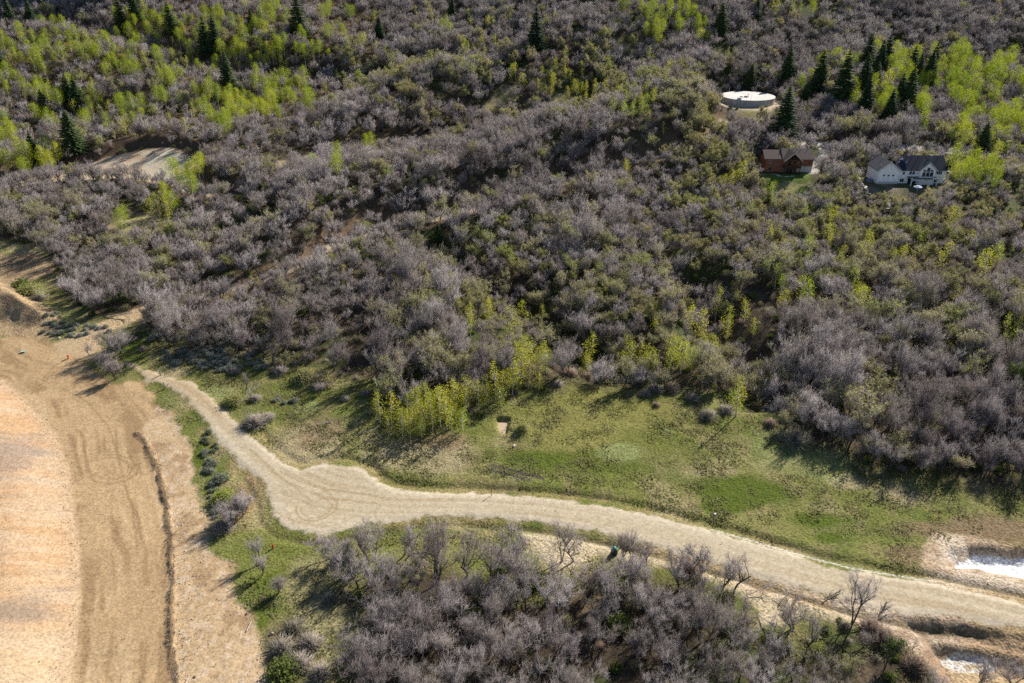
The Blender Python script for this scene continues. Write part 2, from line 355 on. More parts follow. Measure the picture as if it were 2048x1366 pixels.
def aspen_meshes(seed, Ht=10, R=1.5, n=900, leaf=.16, lm='aspen', low=.35, lean=0):
    rng = np.random.default_rng(seed); tb = Buf(); k = 6; pts = [np.array([0, 0, -.3])]; d = np.array([lean * .1, 0, 1.])
    for i in range(k): d = unit(d + rng.normal(size=3) * .035 + np.array([0, 0, .1])); pts.append(pts[-1] + d * Ht * .97 / k)
    P_ = np.array(pts); r = np.linspace(Ht * .014, Ht * .004, k + 1); tb.add(tubes(P_[:-1], P_[1:], r[:-1], r[1:], 6))
    cl = []; A = []; B = []
    nc = 30
    for j in range(nc):
        t = low + (1 - low) * (j + rng.random()) / nc; prof = math.sin(math.pi * min(1, max(0.02, (t - low) / (1.04 - low))) ** .75) ** .7
        az = rng.uniform(0, 6.28); rr = R * prof * rng.uniform(.35, 1.0); i = min(int(t * k), k - 1); c0 = P_[i] + (P_[i + 1] - P_[i]) * (t * k - i)
        c = c0 + np.array([math.cos(az) * rr, math.sin(az) * rr, rr * .3]); cl.append((c, .22 + .33 * prof)); A.append(c0 - np.array([0, 0, rr * .5])); B.append(c)
    cb = Buf(); cb.add(spikes(np.array(A), np.array(B), np.full(nc, .035)), 1)
    per = n // nc
    C = np.concatenate([c + rng.normal(size=(per, 3)) * np.array([s, s, s * 1.15]) * R / 1.5 for c, s in cl])
    cb.add(leaves(C, leaf, rng))
    return tb.mesh('trunk', [M['whitebark']]), cb.mesh('crown', [M[lm], M['whitebark']])
def conifer_meshes(seed, Ht=15, R=4.0, dens=1.0, pw=1.0):
    rng = np.random.default_rng(seed); tb = Buf(); tb.add(tubes(np.array([[0, 0, -.4]]), np.array([[0, 0, Ht]]), [Ht * .018], [.02], 7))
    A = []; B = []; r = []; nw = int(34 * dens)
    for i in range(nw):
        t = .07 + .93 * (i + rng.random() * .6) / nw; L = 1.25 * R * (1 - t) ** pw * rng.uniform(.85, 1.1) + .15
        nb = int(6 + 5 * (1 - t))
        for j in range(nb):
            az = 2 * math.pi * (j + rng.random()) / nb; l = L * rng.uniform(.65, 1.12); o = np.array([math.cos(az), math.sin(az), 0]); s = np.array([-o[1], o[0], 0])
            z0 = t * Ht; m = max(4, int(l * 5))
            for q in range(m):
                f = (q + .3) / m; p = o * l * f + np.array([0, 0, z0 - .22 * l * f + .12 * l * f * f])
                for sgn in (-1, 1):
                    dd = o * .75 + s * sgn * rng.uniform(.5, 1.1) + np.array([0, 0, rng.uniform(-.35, .1)])
                    A.append(p); B.append(p + dd * (.45 + .4 * (1 - f)) * min(1, l)); r.append(.16)
    cb = Buf(); cb.add(spikes(np.array(A), np.array(B), np.array(r)))
    return tb.mesh('trunk', [M['brownbark']]), cb.mesh('crown', [M['needle']])
def shrub_mesh(seed, R=1.0, Ht=1.0, n=160, m='shrub_grey', leafm=None, nl=0, th=.016, ls=.07):
    rng = np.random.default_rng(seed); az = rng.uniform(0, 6.28, n); el = rng.uniform(.15, 1.5, n)
    d = np.stack([np.cos(az) * np.cos(el) * R, np.sin(az) * np.cos(el) * R, np.sin(el) * Ht], 1)
    A = d * rng.uniform(0, .3, (n, 1)) * np.array([1, 1, .2]) - np.array([0, 0, .05]); B = d * rng.uniform(.7, 1.05, (n, 1)); cb = Buf(); cb.add(spikes(A, B, np.full(n, th * 1.4)))
    for _ in range(4):
        t = rng.uniform(.45, 1, (n, 1)); q = A + (B - A) * t; e = q + (unitv(B - A) + rng.normal(size=(n, 3)) * .6) * .3 * R; e[:, 2] = np.maximum(e[:, 2], .02); cb.add(spikes(q, e, np.full(n, th)))
        if nl: cb.add(leaves(np.repeat(e, nl, 0) + rng.normal(size=(n * nl, 3)) * .08 * R, ls, rng), 1)
    return cb.mesh('shrub', [M[m], M[leafm or m]])
def unitv(a): return a / np.linalg.norm(a, axis=1, keepdims=True)

# ------------------------------------------------------------------ object helpers
def tag(o, label, cat, group=None, kind=None):
    o['label'] = label; o['category'] = cat
    if group: o['group'] = group
    if kind: o['kind'] = kind
    return o
def link(name, me, parent=None):
    o = bpy.data.objects.new(name, me); COL.objects.link(o)
    if parent: o.parent = parent
    return o
def empty(name, loc, rz=0, s=1.0):
    e = bpy.data.objects.new(name, None); COL.objects.link(e); e.location = loc; e.rotation_euler = (0, 0, rz); e.scale = (s, s, s); e.empty_display_size = .5; return e
ORD = "first second third fourth fifth sixth seventh eighth ninth tenth eleventh twelfth thirteenth fourteenth fifteenth sixteenth seventeenth eighteenth nineteenth twentieth".split()
TENS = {20: "twenty", 30: "thirty", 40: "forty", 50: "fifty", 60: "sixty", 70: "seventy"}
def ordw(n):
    if n <= 20: return ORD[n - 1]
    t, u = divmod(n, 10)
    return (TENS[t * 10] + '-' + ORD[u - 1]) if u else TENS[t * 10][:-1] + 'ieth'
# ------------------------------------------------------------------ ground sheet
def along(x, y, Pl):
    Pl = np.asarray(Pl, float); best = np.full(np.shape(x), 1e18); sd = np.zeros(np.shape(x)); s = np.zeros(np.shape(x)); acc = 0
    for i in range(len(Pl) - 1):
        a = Pl[i]; b = Pl[i + 1]; d = b - a; L = math.hypot(*d)
        t = np.clip(((x - a[0]) * d[0] + (y - a[1]) * d[1]) / L / L, 0, 1)
        q = (x - a[0] - t * d[0]) ** 2 + (y - a[1] - t * d[1]) ** 2; m = q < best; best = np.where(m, q, best)
        sd = np.where(m, np.sqrt(q) * np.sign(d[0] * (y - a[1]) - d[1] * (x - a[0])), sd); s = np.where(m, acc + t * L, s); acc += L
    return sd, s
def ground_sheet():
    u = np.linspace(-.69, .69, 880); uo = .69 * 1.09 ** np.arange(1, 34); u = np.concatenate([-uo[::-1], u, uo])
    ys = [62.0]
    while ys[-1] < 540: ys.append(ys[-1] + .00265 * (ys[-1] + 22))
    yo = []; d = 1.5; q = ys[-1]
    while q < 3600: q += d; d *= 1.07; yo.append(q)
    yi = []; d = .5; q = 62
    while q > -2500: q -= d; d *= 1.12; yi.append(q)
    ys = np.array(yi[::-1] + ys + yo); wf = np.maximum(ys + 53, 115)
    Y, U = np.meshgrid(ys, u, indexing='ij'); X = U * wf[:, None]; x = X.ravel(); y = Y.ravel()
    z = feat(x, y)
    n = lambda wl, s, o=3: fbm(x, y, wl, s, o)
    def lay(c, col, m):
        m = np.clip(m, 0, 1)[:, None]; return c * (1 - m) + np.asarray(col) * m
    n1 = n(14, 50, 4); n2 = n(3.5, 60, 3); n3 = n(45, 70, 3); n4 = n(.9, 80, 2)
    # forest floor
    c = np.tile(np.array([.058, .045, .033]), (len(x), 1))
    c = lay(c, (.055, .072, .024), sst(.48, .62, n1) * .85); c = lay(c, (.13, .10, .066), sst(.58, .72, n2) * .6)
    tl = sst(260, 330, y) * sst(0, -80, x); c = lay(c, (.19, .12, .075), tl * sst(.4, .6, n1) * .7)
    gr = np.full(len(x), .6)
    # meadow
    nt_ = sdf(x, y, NOTREE, 25); mw = sst(-5, 4, nt_ + (n1 - .5) * 9)
    g = np.tile(np.array([.205, .20, .075]), (len(x), 1))
    g = lay(g, (.13, .155, .035), sst(.45, .66, n3 * .6 + n1 * .4) * .8); g = lay(g, (.30, .26, .145), sst(.52, .72, n(9, 91, 4)) * .8)
    g = lay(g, (.095, .125, .028), sst(.55, .72, n(6, 92, 3)) * .6); g = lay(g, (.24, .20, .10), sst(.55, .7, n2) * .5)
    def blob(col, px, py, rx, ry, k=1.0, wob=.5):
        nonlocal g
        a = P(px, py, px + rx, py, px, py + ry); sx = abs(a[1, 0] - a[0, 0]); sy = abs(a[2, 1] - a[0, 1]) + .3
        r = np.hypot((x - a[0, 0]) / sx, (y - a[0, 1]) / sy) + (n1 - .5) * wob * 2 + (n2 - .5) * wob
        g = lay(g, col, sst(1.3, .6, r) * k)
    VG = (.085, .118, .018); ST = (.34, .29, .18); BR = (.21, .155, .095); LG = (.22, .25, .10)
    for b in [(LG, 1180, 860, 190, 60, .5), ((.20,.19,.055), 1190, 850, 230, 75, .8), (VG, 1060, 915, 70, 16), (VG, 1500, 985, 110, 28), (VG, 1640, 1040, 60, 14), (VG, 1660, 1075, 40, 10), (VG, 1440, 1015, 40, 12),
              (VG, 1180, 925, 130, 20, .8), (VG, 1330, 900, 90, 40, .5), (LG, 1245, 905, 45, 16, .9), (LG, 1335, 862, 14, 6, .9), (ST, 620, 880, 70, 45, .85), (ST, 860, 910, 110, 35, .8), (BR, 640, 860, 50, 30, .7),
              (ST, 1810, 995, 70, 18, .8), (ST, 1700, 965, 40, 14, .7), (BR, 1900, 1060, 170, 25, .9), (BR, 1820, 1110, 60, 25, .9), (BR, 2000, 1070, 120, 20, .8), (LG, 1600, 900, 80, 60, .6),
              (VG, 500, 740, 60, 20, .7), (LG, 430, 790, 40, 15, .8), (ST, 340, 745, 30, 12, .9), (VG, 560, 800, 90, 40, .6), (LG, 615, 815, 30, 14, .8), ((.30,.22,.12), 500, 985, 26, 60, .9), (VG, 405, 900, 14, 60, .9),
              (VG, 430, 960, 22, 40, .8), (BR, 470, 1000, 30, 30, .6), (VG, 540, 1190, 50, 60, .8), (ST, 620, 1160, 60, 60, .5), (ST, 650, 1230, 60, 50, .6), (VG, 520, 1230, 25, 30, .8), ((.13,.11,.07), 560, 1290, 40, 60, .9),
              (VG, 1570, 1185, 60, 18, 1), (VG, 1650, 1195, 60, 8, .9), (LG, 1450, 1250, 60, 40, .8), (VG, 820, 1065, 80, 8, .7), (ST, 1080, 1090, 50, 25, .7), (LG, 60, 490, 80, 20, .9), (VG, 250, 690, 30, 16, .9),
              (VG, 300, 675, 40, 20, .7), (LG, 120, 640, 60, 30, .4), (BR, 880, 880, 60, 18, .8)]: blob(*b)
    g = g * .93
    c = lay(c, (0, 0, 0), mw) + g * mw[:, None]; gr = gr + mw * .4
    for gl in GLADES:
        m = sst(-3, 2, sdf(x, y, gl, 12) + (n2 - .5) * 5); gg = lay(g * 0 + np.array([.25, .24, .10]), (.33, .28, .17), sst(.4, .6, n2)); c = c * (1 - m[:, None]) + gg * m[:, None]
    lw = sst(-1.5, 1.5, sdf(x, y, LAWN, 12) + (n2 - .5) * 3); c = c * (1 - lw[:, None]) + lay(np.tile(np.array([.10, .145, .03]), (len(x), 1)), (.26, .25, .12), sst(.45, .65, n2)) * lw[:, None]
    yd = sst(-1.5, 1.5, sdf(x, y, YARD, 12) + (n2 - .5) * 3); c = lay(c, (.12, .13, .07), yd * .8); c = lay(c, (.2, .16, .12), yd * sst(.5, .6, n2))
    # bare tracks on the hill
    hr = polydist(x, y, HILLROAD) + 1.2 * sst(.5, .7, n1); c = lay(c, (.17, .12, .08), sst(10, 5, hr) * .8); c = lay(c, (.34, .29, .215), sst(2.4, 1.5, hr + (n2 - .5) * 2))
    t2 = polydist(x, y, TRACK2); c = lay(c, (.32, .27, .17), sst(3.6, 1.8, t2 + (n2 - .5) * 3))
    pd = sdf(x, y, PAD, 14) + (n2 - .5) * 4; c = lay(c, (.10, .07, .05), sst(-9, -4, pd) * sst(240, 262, y)); c = lay(c, (.42, .32, .22), sst(-1, 1, pd)); c = lay(c, (.47, .41, .31), sst(0, 3, pd) * sst(.42, .55, n2) * .8)
    pp = sdf(x, y, PALEPAD, 12) + (n2 - .5) * 3; c = lay(c, (.47, .43, .34), sst(-1, 1, pp) * sst(.25, .6, n1 + .1)); gr = gr * (1 - .6 * sst(-1, 1, pd))
    dt = np.hypot(x - TANKC[0], y - TANKC[1]) + (n2 - .5) * 4; c = lay(c, (.40, .33, .25), sst(17, 14.5, dt)); 
    for R_, wd, col in ((ROADB, 2.6, (.47, .43, .38)), (DRIVE, 1.8, (.34, .32, .30))):
        c = lay(c, col, sst(wd + .6, wd - .6, polydist(x, y, R_) + (n2 - .5)))
    # sandy verge and right-hand earthworks
    sa = sst(-1, 1, sdf(x, y, SANDY, 10) + (n2 - .5) * 3) * sst(.3, .5, n1 + .1 * n2 + .05); c = lay(c, (.47, .40, .28), sa * .9)
    m = sst(-1, 1, sdf(x, y, RIGHTD, 12) + (n1 - .5) * 5)
    c = lay(c, (.44, .32, .205), m); c = lay(c, (.50, .42, .33), m * sst(.5, .65, n1)); c = lay(c, (.30, .21, .13), m * sst(.55, .7, n2) * .7)
    t1 = sdf(x, y, TER1, 10); t2_ = sdf(x, y, TER2, 10); c = lay(c, (.22, .15, .10), np.maximum(sst(-1, .2, t1) * sst(3.4, 2.6, t1), sst(-.6, .2, t2_) * sst(2.8, 2.0, t2_)) * .75 * (.5 + .5 * sst(.3, .7, vnoise(x / .6, y / 6, 150))))  # terrace faces: shade painted into the colour as dark bands, streaked with rills
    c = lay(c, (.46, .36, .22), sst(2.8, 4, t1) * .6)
    mo = sst(-1.5, .5, sdf(x, y, MOUNDA, 12) + (n2 - .5) * 2.5); c = lay(c, (.33, .245, .15), mo); c = lay(c, (.20, .145, .095), mo * sst(.5, .62, n2) * .8)
    # graded dirt
    di = sdf(x, y, DIRT, 14); dm = sst(-.8, .8, di + (n2 - .5) * 3.2)
    DL = P(20, 690, 90, 725, 150, 780, 205, 860, 240, 950, 255, 1050, 260, 1180, 258, 1366, 258, 1600); sdd, ss = along(x, y, DL)
    wq = sdd + (n(18, 144, 3) - .5) * 5; brk = sst(.3, .55, n(7, 145, 3)); st = .5 + brk * (-.5) + brk * (vnoise(wq / .8, ss / 26, 101) * .5 + vnoise(wq / .42, ss / 9, 102) * .3 + vnoise(wq / 2.4, ss / 40, 103) * .4)
    dc = lay(np.tile(np.array([.415, .298, .172]), (len(x), 1)), (.27, .18, .10), sst(.54, .74, st) * .8); dc = lay(dc, (.50, .38, .24), sst(.5, .25, st) * .6); dc = lay(dc, (.30, .21, .12), sst(.5, .68, n(9, 141, 4)) * .35)
    bsd, bs = along(x, y, BERM)
    pk = (.455, .34, .215); EAST = (x > np.interp(y, BERM[::-1, 1], BERM[::-1, 0]) + .6) & (y < BERM[0, 1] + 25)
    dc = lay(dc, pk, EAST * (.55 + .4 * sst(.4, .6, n1))); dc = lay(dc, (.54, .46, .37), EAST * sst(.55, .65, n4) * .4); dc = lay(dc, (.28, .19, .11), EAST * sst(.62, .72, n2) * .7)
    bd = np.abs(bsd); bw = .5 + (n4 - .5) * .7 + (n2 - .5) * .5
    pl = sdf(x, y, PALE, 14); pe = pl + (n2 - .5) * 1.2; hs = fbm(x + y * .2, y * 6 + n1 * 12, 13, 111, 2) * .7 + n1 * .45 - .0
    pc = lay(np.tile(np.array([.50, .365, .24]), (len(x), 1)), (.51, .325, .18), sst(.5, .75, hs) * .8); pc = lay(pc, (.50, .40, .29), sst(.5, .3, hs) * .7); rl_ = vnoise(x / 7 + n1 * 2, y / .7 + n1 * 3, 115); pc = lay(pc, (.34, .245, .165), sst(.62, .92, rl_) * .6 * sst(.3, .55, n2 * .5 + n1 * .5)); pc = lay(pc, (.58, .46, .34), sst(.35, .1, rl_) * .4); pc = lay(pc, (.32, .24, .17), sst(.80, .92, n4) * .5); pc = lay(pc, (.55, .43, .29), sst(95, 76, y) * .6)
    dk = P(45, 1235, 45 + 80, 1235, 45, 1270, 30, 920); pc = lay(pc, (.28, .22, .17), sst(1.2, .5, np.hypot((x - dk[0, 0]) / 7.5, (y - dk[0, 1]) / 4) + (hs - .5)) * .8)
    pc = lay(pc, (.30, .24, .20), sst(1.3, .5, np.hypot((x - dk[3, 0]) / 6, (y - dk[3, 1]) / 8) + (hs - .5)) * .7)
    dc = lay(dc, (.50, .37, .24), sst(-1.6, -.4, pl)); k = sst(-1.2, 1.6, pe)[:, None]; dc = dc * (1 - k) + pc * k
    dc = lay(dc, (.11, .08, .055), np.exp(-(bd / bw) ** 4) * (.68 + .28 * sst(.3, .6, vnoise(x / 1.2, y / 3, 48))))
    def lines(dcx, Pl, wd, col, k=1.0):
        return lay(dcx, col, sst(wd, wd * .4, polydist(x, y, Pl)) * k)
    for q in [P(207,909,235,909,262,918,277,935,272,950,250,962,222,968,195,965,178,955), P(210,916,235,916,255,925,266,938,258,950,235,957,210,958,190,950), P(120,775,170,800,215,850,235,905,245,950,258,1000),
              P(70,720,130,740,200,790,230,800), P(150,720,120,735,80,770,60,790), P(200,700,150,712,110,730,85,760), P(262,1000,270,1060,276,1110)]: dc = lines(dc, q, .3, (.25, .175, .095), .7 * sst(.2, .5, n2 * .5 + n1 * .5))
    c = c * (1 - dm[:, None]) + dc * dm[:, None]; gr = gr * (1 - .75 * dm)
    cl_ = sst(2.6, .8, polydist(x, y, P(182,716,210,738,240,760)) + (n2 - .5) * 1.5); c = lay(c, (.10, .12, .035), cl_ * .85); ck = sst(4.5, 2, polydist(x, y, P(215,706,245,712,262,722)) + (n2 - .5)); c = lay(c, (.12, .15, .03), ck * .9)
    sr = sst(-.6, .8, sdf(x, y, SIDE, 12) + (n2 - .5) * 1.6); c = lay(c, (.42, .32, .20), sr)
    # gravel road
    rd = sdf(x, y, ROAD, 12); rm = sst(-.35, .35, rd + (n2 - .5) * 1.9 + (n4 - .5) * 1.1)
    CL = P(262,730,345,767,400,800,450,860,500,915,560,965,640,1000,740,1012,860,1012,960,1012,1080,1020,1200,1038,1320,1062,1440,1095,1560,1128,1660,1158,1760,1188,1900,1215,2048,1250,2300,1300)
    ra, rs = along(x, y, CL); rst = vnoise(ra / .5, rs / 22, 121) * .55 + vnoise(ra / 1.3, rs / 35, 122) * .45
    rc = lay(np.tile(np.array([.43, .37, .27]), (len(x), 1)), (.48, .42, .32), sst(.5, .8, rst)); rc = lay(rc, (.35, .28, .185), sst(.47, .25, rst) * .85); rc = lay(rc, (.50, .45, .36), sst(1.8, .3, rd) * .6)
    rc = lay(rc, (.40, .30, .18), sst(130, 145, rs * 0 + y) * .5)
    for q in [P(637,976,656,986,675,1008,671,1024,649,1039,627,1045,605,1042,592,1026,593,1014), P(628,988,646,994,663,1010,666,1017,656,1029,637,1037,620,1038,605,1030,601,1020), P(560,945,600,965,640,978,700,985,780,1000),
              P(640,1000,700,1003,760,1010), P(500,900,560,955,620,1000)]: rc = lines(rc, q, .24, (.30, .23, .13), .8 * sst(.15, .45, n2 * .5 + n1 * .5))
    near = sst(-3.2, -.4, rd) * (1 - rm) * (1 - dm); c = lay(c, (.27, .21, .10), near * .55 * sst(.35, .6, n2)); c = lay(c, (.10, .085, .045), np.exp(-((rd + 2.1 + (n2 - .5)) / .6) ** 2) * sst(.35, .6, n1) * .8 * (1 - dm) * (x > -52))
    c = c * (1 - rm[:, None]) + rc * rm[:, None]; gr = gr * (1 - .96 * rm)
    wl = P(1340,1037,1500,1081,1600,1110,1700,1136,1800,1153,1866,1163); c = lay(c, (.55, .54, .50), sst(.3, .1, polydist(x, y, wl)) * sst(.40, .5, n1) * .8)
    c = lay(c, (.075, .07, .06), np.maximum(sst(.6, .3, polydist(x, y, P(982,931,1030,943,1085,957))), sst(.5, .28, polydist(x, y, P(976,940,1020,950,1060,961)))))
    for q in (P(505,768,560,795,620,832,665,862,700,890), P(490,775,545,805,600,838,650,872)): c = lay(c, (.10, .085, .04), sst(.5, .2, polydist(x, y, q)) * .5)
    wm = sst(-.4, .3, sdf(x, y, BASINW, 10) + (n2 - .5) * 2.2); fl = vnoise(x / .9, y / .3, 131)
    c = lay(c, (.82, .84, .87), wm * sst(1.05, .85, fl * .6 + n4 * .4)); c = lay(c, (.62, .58, .53), sst(-2.0, .3, sdf(x, y, BASIN, 10)) * sst(.6, .5, n2) * (1 - wm) * (x < BASIN[0, 0] + 1) * .7)
    pw = sst(-.5, .2, sdf(x, y, PUD, 10) + (n2 - .5) * 1.4); c = lay(c, (.66, .65, .63), pw * (.55 + .45 * sst(.4, .5, n4))); c = lay(c, (.40, .33, .22), sst(-.2, .1, sdf(x, y, PUDI, 10) + (n2 - .5)))
    nr, nc_ = len(ys), len(u); idx = np.arange(nr * nc_).reshape(nr, nc_)
    F = np.stack([idx[:-1, :-1], idx[:-1, 1:], idx[1:, 1:], idx[1:, :-1]], -1).reshape(-1, 4)
    # a little real relief in grass and dirt
    z = z + (n4 - .5) * .13 * gr + (n(1.4, 85, 2) - .5) * .10 * np.where(rd > 0, .25, np.where(di > 0, .6, 1))
    me = bpy.data.meshes.new('ground'); me.vertices.add(len(x)); me.vertices.foreach_set('co', np.stack([x, y, z], 1).astype(np.float32).ravel())
    me.loops.add(F.size); me.loops.foreach_set('vertex_index', F.ravel().astype(np.int32)); me.polygons.add(len(F))
    me.polygons.foreach_set('loop_start', (np.arange(len(F)) * 4).astype(np.int32)); me.polygons.foreach_set('loop_total', np.full(len(F), 4, np.int32))
    me.polygons.foreach_set('use_smooth', np.ones(len(F), bool)); me.update(calc_edges=True)
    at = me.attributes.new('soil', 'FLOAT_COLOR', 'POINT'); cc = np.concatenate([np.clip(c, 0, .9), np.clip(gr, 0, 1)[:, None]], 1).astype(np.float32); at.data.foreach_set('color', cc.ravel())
    m, nt, b = mat('earth and grass', .95); b.inputs["Specular IOR Level"].default_value = .08; a = N(nt, "ShaderNodeAttribute", attribute_name='soil'); tc = N(nt, "ShaderNodeTexCoord"); ob = tc.outputs["Object"]
    f1 = noise(nt, 2.6, 4, ob); f2 = noise(nt, .55, 3, ob); f3 = noise(nt, 7.0, 2, ob)
    d = ramp(nt, f1, [(.28, (.42, .42, .42)), (.5, (1, 1, 1)), (.72, (1.5, 1.45, 1.35))]); d2 = ramp(nt, f3, [(.3, (.72, .72, .72)), (.7, (1.22, 1.22, 1.22))])
    lowc = ramp(nt, f1, [(.3, (.80, .79, .78)), (.7, (1.15, 1.15, 1.14))])
    k = mixc(nt, lowc, d, a.outputs["Alpha"]); v = mixc(nt, a.outputs["Color"], k, 1.0, 'MULTIPLY'); v = mixc(nt, v, d2, a.outputs["Alpha"], 'MULTIPLY')
    f4 = noise(nt, 16.0, 3, ob); f5 = noise(nt, 1.1, 4, ob); v = mixc(nt, v, ramp(nt, f4, [(.32, (.78, .77, .76)), (.5, (1, 1, 1)), (.68, (1.16, 1.16, 1.15))]), 1.0, 'MULTIPLY'); v = mixc(nt, v, ramp(nt, f5, [(.35, (.90, .89, .88)), (.65, (1.07, 1.07, 1.07))]), 1.0, 'MULTIPLY')
    nt.links.new(v, b.inputs["Base Color"])
    bp = N(nt, "ShaderNodeBump"); mg = N(nt, "ShaderNodeMath", operation='MULTIPLY_ADD'); nt.links.new(a.outputs["Alpha"], mg.inputs[0]); mg.inputs[1].default_value = .75; mg.inputs[2].default_value = .06; nt.links.new(mg.outputs[0], bp.inputs["Strength"]); bp.inputs["Distance"].default_value = .25; nt.links.new(f1, bp.inputs["Height"]); nt.links.new(bp.outputs[0], b.inputs["Normal"])
    me.materials.append(m); o = link('ground', me); o['kind'] = 'structure'; return o
ground_sheet()
# muddy water in the dug hole
_b = Buf(); cx, cy = POND.mean(0); zz = min(H(*p) for p in POND * .6 + np.array([cx, cy]) * .4) + .28
V = [(p[0], p[1], zz) for p in (POND - [cx, cy]) * 1.12 + [cx, cy]] + [(cx, cy, zz)]; n_ = len(POND)
me = mesh_np('water', V, [np.array([[i, (i + 1) % n_, n_] for i in range(n_)])], [flat('muddy water', (.42, .33, .235), (.45, .355, .25), .6, .25)]); o = link('water', me); o['kind'] = 'structure'

# ------------------------------------------------------------------ instanced stuff (one object each)
def scatter(name, protos, pts, scl, label, cat, tilt=None, idx=None):
    """one 'stuff' object: points carrying size / turn / variant, instancing the prototype meshes"""
    col = bpy.data.collections.new(name + '_kinds')
    for i, parts in enumerate(protos):
        if len(parts) == 1: o = bpy.data.objects.new('%s_kind_%02d' % (name, i), parts[0])
        else:                                                # join trunk and crown into one mesh for the mass
            o = bpy.data.objects.new('%s_kind_%02d' % (name, i), join(parts))
        col.objects.link(o)
    n = len(pts); me = bpy.data.meshes.new(name); me.vertices.add(n); me.vertices.foreach_set('co', np.asarray(pts, np.float32).ravel())
    rng = np.random.default_rng(n); a = me.attributes.new('turn', 'FLOAT_VECTOR', 'POINT')
    r = np.zeros((n, 3), np.float32); r[:, 2] = rng.uniform(0, 6.283, n)
    r[:, 0] = rng.normal(size=n) * .07; r[:, 1] = rng.normal(size=n) * .07
    a.data.foreach_set('vector', r.ravel()); a = me.attributes.new('size', 'FLOAT', 'POINT'); a.data.foreach_set('value', np.asarray(scl, np.float32))
    a = me.attributes.new('pick', 'INT', 'POINT'); a.data.foreach_set('value', (idx if idx is not None else rng.integers(0, len(protos), n)).astype(np.int32))
    o = link(name, me); g = bpy.data.node_groups.new(name, 'GeometryNodeTree')
    g.interface.new_socket('Geometry', in_out='INPUT', socket_type='NodeSocketGeometry'); g.interface.new_socket('Geometry', in_out='OUTPUT', socket_type='NodeSocketGeometry')
    gi = g.nodes.new('NodeGroupInput'); go = g.nodes.new('NodeGroupOutput'); ci = g.nodes.new('GeometryNodeCollectionInfo'); ip = g.nodes.new('GeometryNodeInstanceOnPoints')
    ci.inputs['Collection'].default_value = col; ci.inputs['Separate Children'].default_value = True; ci.inputs['Reset Children'].default_value = True
    def att(nm, ty):
        q = g.nodes.new('GeometryNodeInputNamedAttribute'); q.data_type = ty; q.inputs['Name'].default_value = nm; return q.outputs['Attribute']
    L = g.links.new; L(gi.outputs[0], ip.inputs['Points']); L(ci.outputs[0], ip.inputs['Instance']); ip.inputs['Pick Instance'].default_value = True
    L(att('pick', 'INT'), ip.inputs['Instance Index']); L(att('turn', 'FLOAT_VECTOR'), ip.inputs['Rotation']); L(att('size', 'FLOAT'), ip.inputs['Scale']); L(ip.outputs[0], go.inputs[0])
    md = o.modifiers.new('scatter', 'NODES'); md.node_group = g; tag(o, label, cat, kind='stuff'); return o
def join(parts):
    Vs = []; Ls = []; Ts = []; Ms = []; mats = []; off = 0
    for p in parts:
        n = len(p.vertices); v = np.empty(n * 3, np.float32); p.vertices.foreach_get('co', v); l = np.empty(len(p.loops), np.int32); p.loops.foreach_get('vertex_index', l)
        t = np.empty(len(p.polygons), np.int32); p.polygons.foreach_get('loop_total', t); m = np.empty(len(p.polygons), np.int32); p.polygons.foreach_get('material_index', m)
        Vs.append(v); Ls.append(l + off); Ts.append(t); Ms.append(m + len(mats)); mats += list(p.materials); off += n
    me = bpy.data.meshes.new('plant'); me.vertices.add(off); me.vertices.foreach_set('co', np.concatenate(Vs)); L = np.concatenate(Ls); T = np.concatenate(Ts)
    me.loops.add(len(L)); me.loops.foreach_set('vertex_index', L); me.polygons.add(len(T)); me.polygons.foreach_set('loop_start', np.concatenate([[0], np.cumsum(T)[:-1]]).astype(np.int32)); me.polygons.foreach_set('loop_total', T)
    for m in mats: me.materials.append(m)
    me.polygons.foreach_set('material_index', np.concatenate(Ms)); me.update(calc_edges=True); return me

# ------------------------------------------------------------------ prototypes
OAK = [oak_meshes(100 + i, Ht=6.6, spread=sp_, stems=st_, lean=.45, tw=2, thick=.0145, nb=(6, 5, 7)) for i, (sp_, st_) in enumerate([(1.0, 2), (1.15, 3), (.9, 1), (1.1, 2), (.95, 3), (1.2, 1), (1.05, 4), (.85, 2)])]
TALLOAK = [oak_meshes(140 + i, Ht=8.2, spread=.75, stems=s, nb=(6, 6, 7), lean=.22, stemfrac=.6, tw=2, thick=.015) for i, s in enumerate((1, 2, 3))]
BUD = [oak_meshes(160 + i, Ht=6.6, spread=sp_, stems=st_, bud=1, nb=(5, 6, 6), lean=.35, budsize=.12) for i, (sp_, st_) in enumerate([(1.0, 2), (.8, 1), (1.1, 3), (.7, 2), (.9, 1)])]
FAROAK = [oak_meshes(200 + i, Ht=6.4, spread=1.05, stems=2, tw=2, thick=.02, nb=(6, 5, 6), lean=.4) for i in range(10)]
FARBUD = [oak_meshes(220 + i, Ht=6.4, spread=.95, stems=2, tw=1, thick=.022, nb=(5, 5, 6), bud=2, budsize=.15, lean=.35) for i in range(4)]
ASP = [aspen_meshes(300 + i, h, r, int(n * 1.25), .13, low=.40) for i, (h, r, n) in enumerate([(9, 1.7, 1000), (10.5, 1.5, 1000), (8, 1.9, 1000), (11, 1.7, 1100), (7.5, 1.4, 800), (9.5, 2.1, 1200)])]
PALEASP = [aspen_meshes(330 + i, h, r, n, .13, 'aspenpale', .22) for i, (h, r, n) in enumerate([(7, 1.2, 420), (8, 1.0, 380), (6, 1.4, 430), (5.6, 1.1, 320), (7.5, 1.4, 500)])]
CON = [conifer_meshes(350 + i, h, r, 1.0, pw) for i, (h, r, pw) in enumerate([(15, 3.9, .85), (16, 4.6, .95), (13, 3.6, .8), (15, 4.8, .7)])]

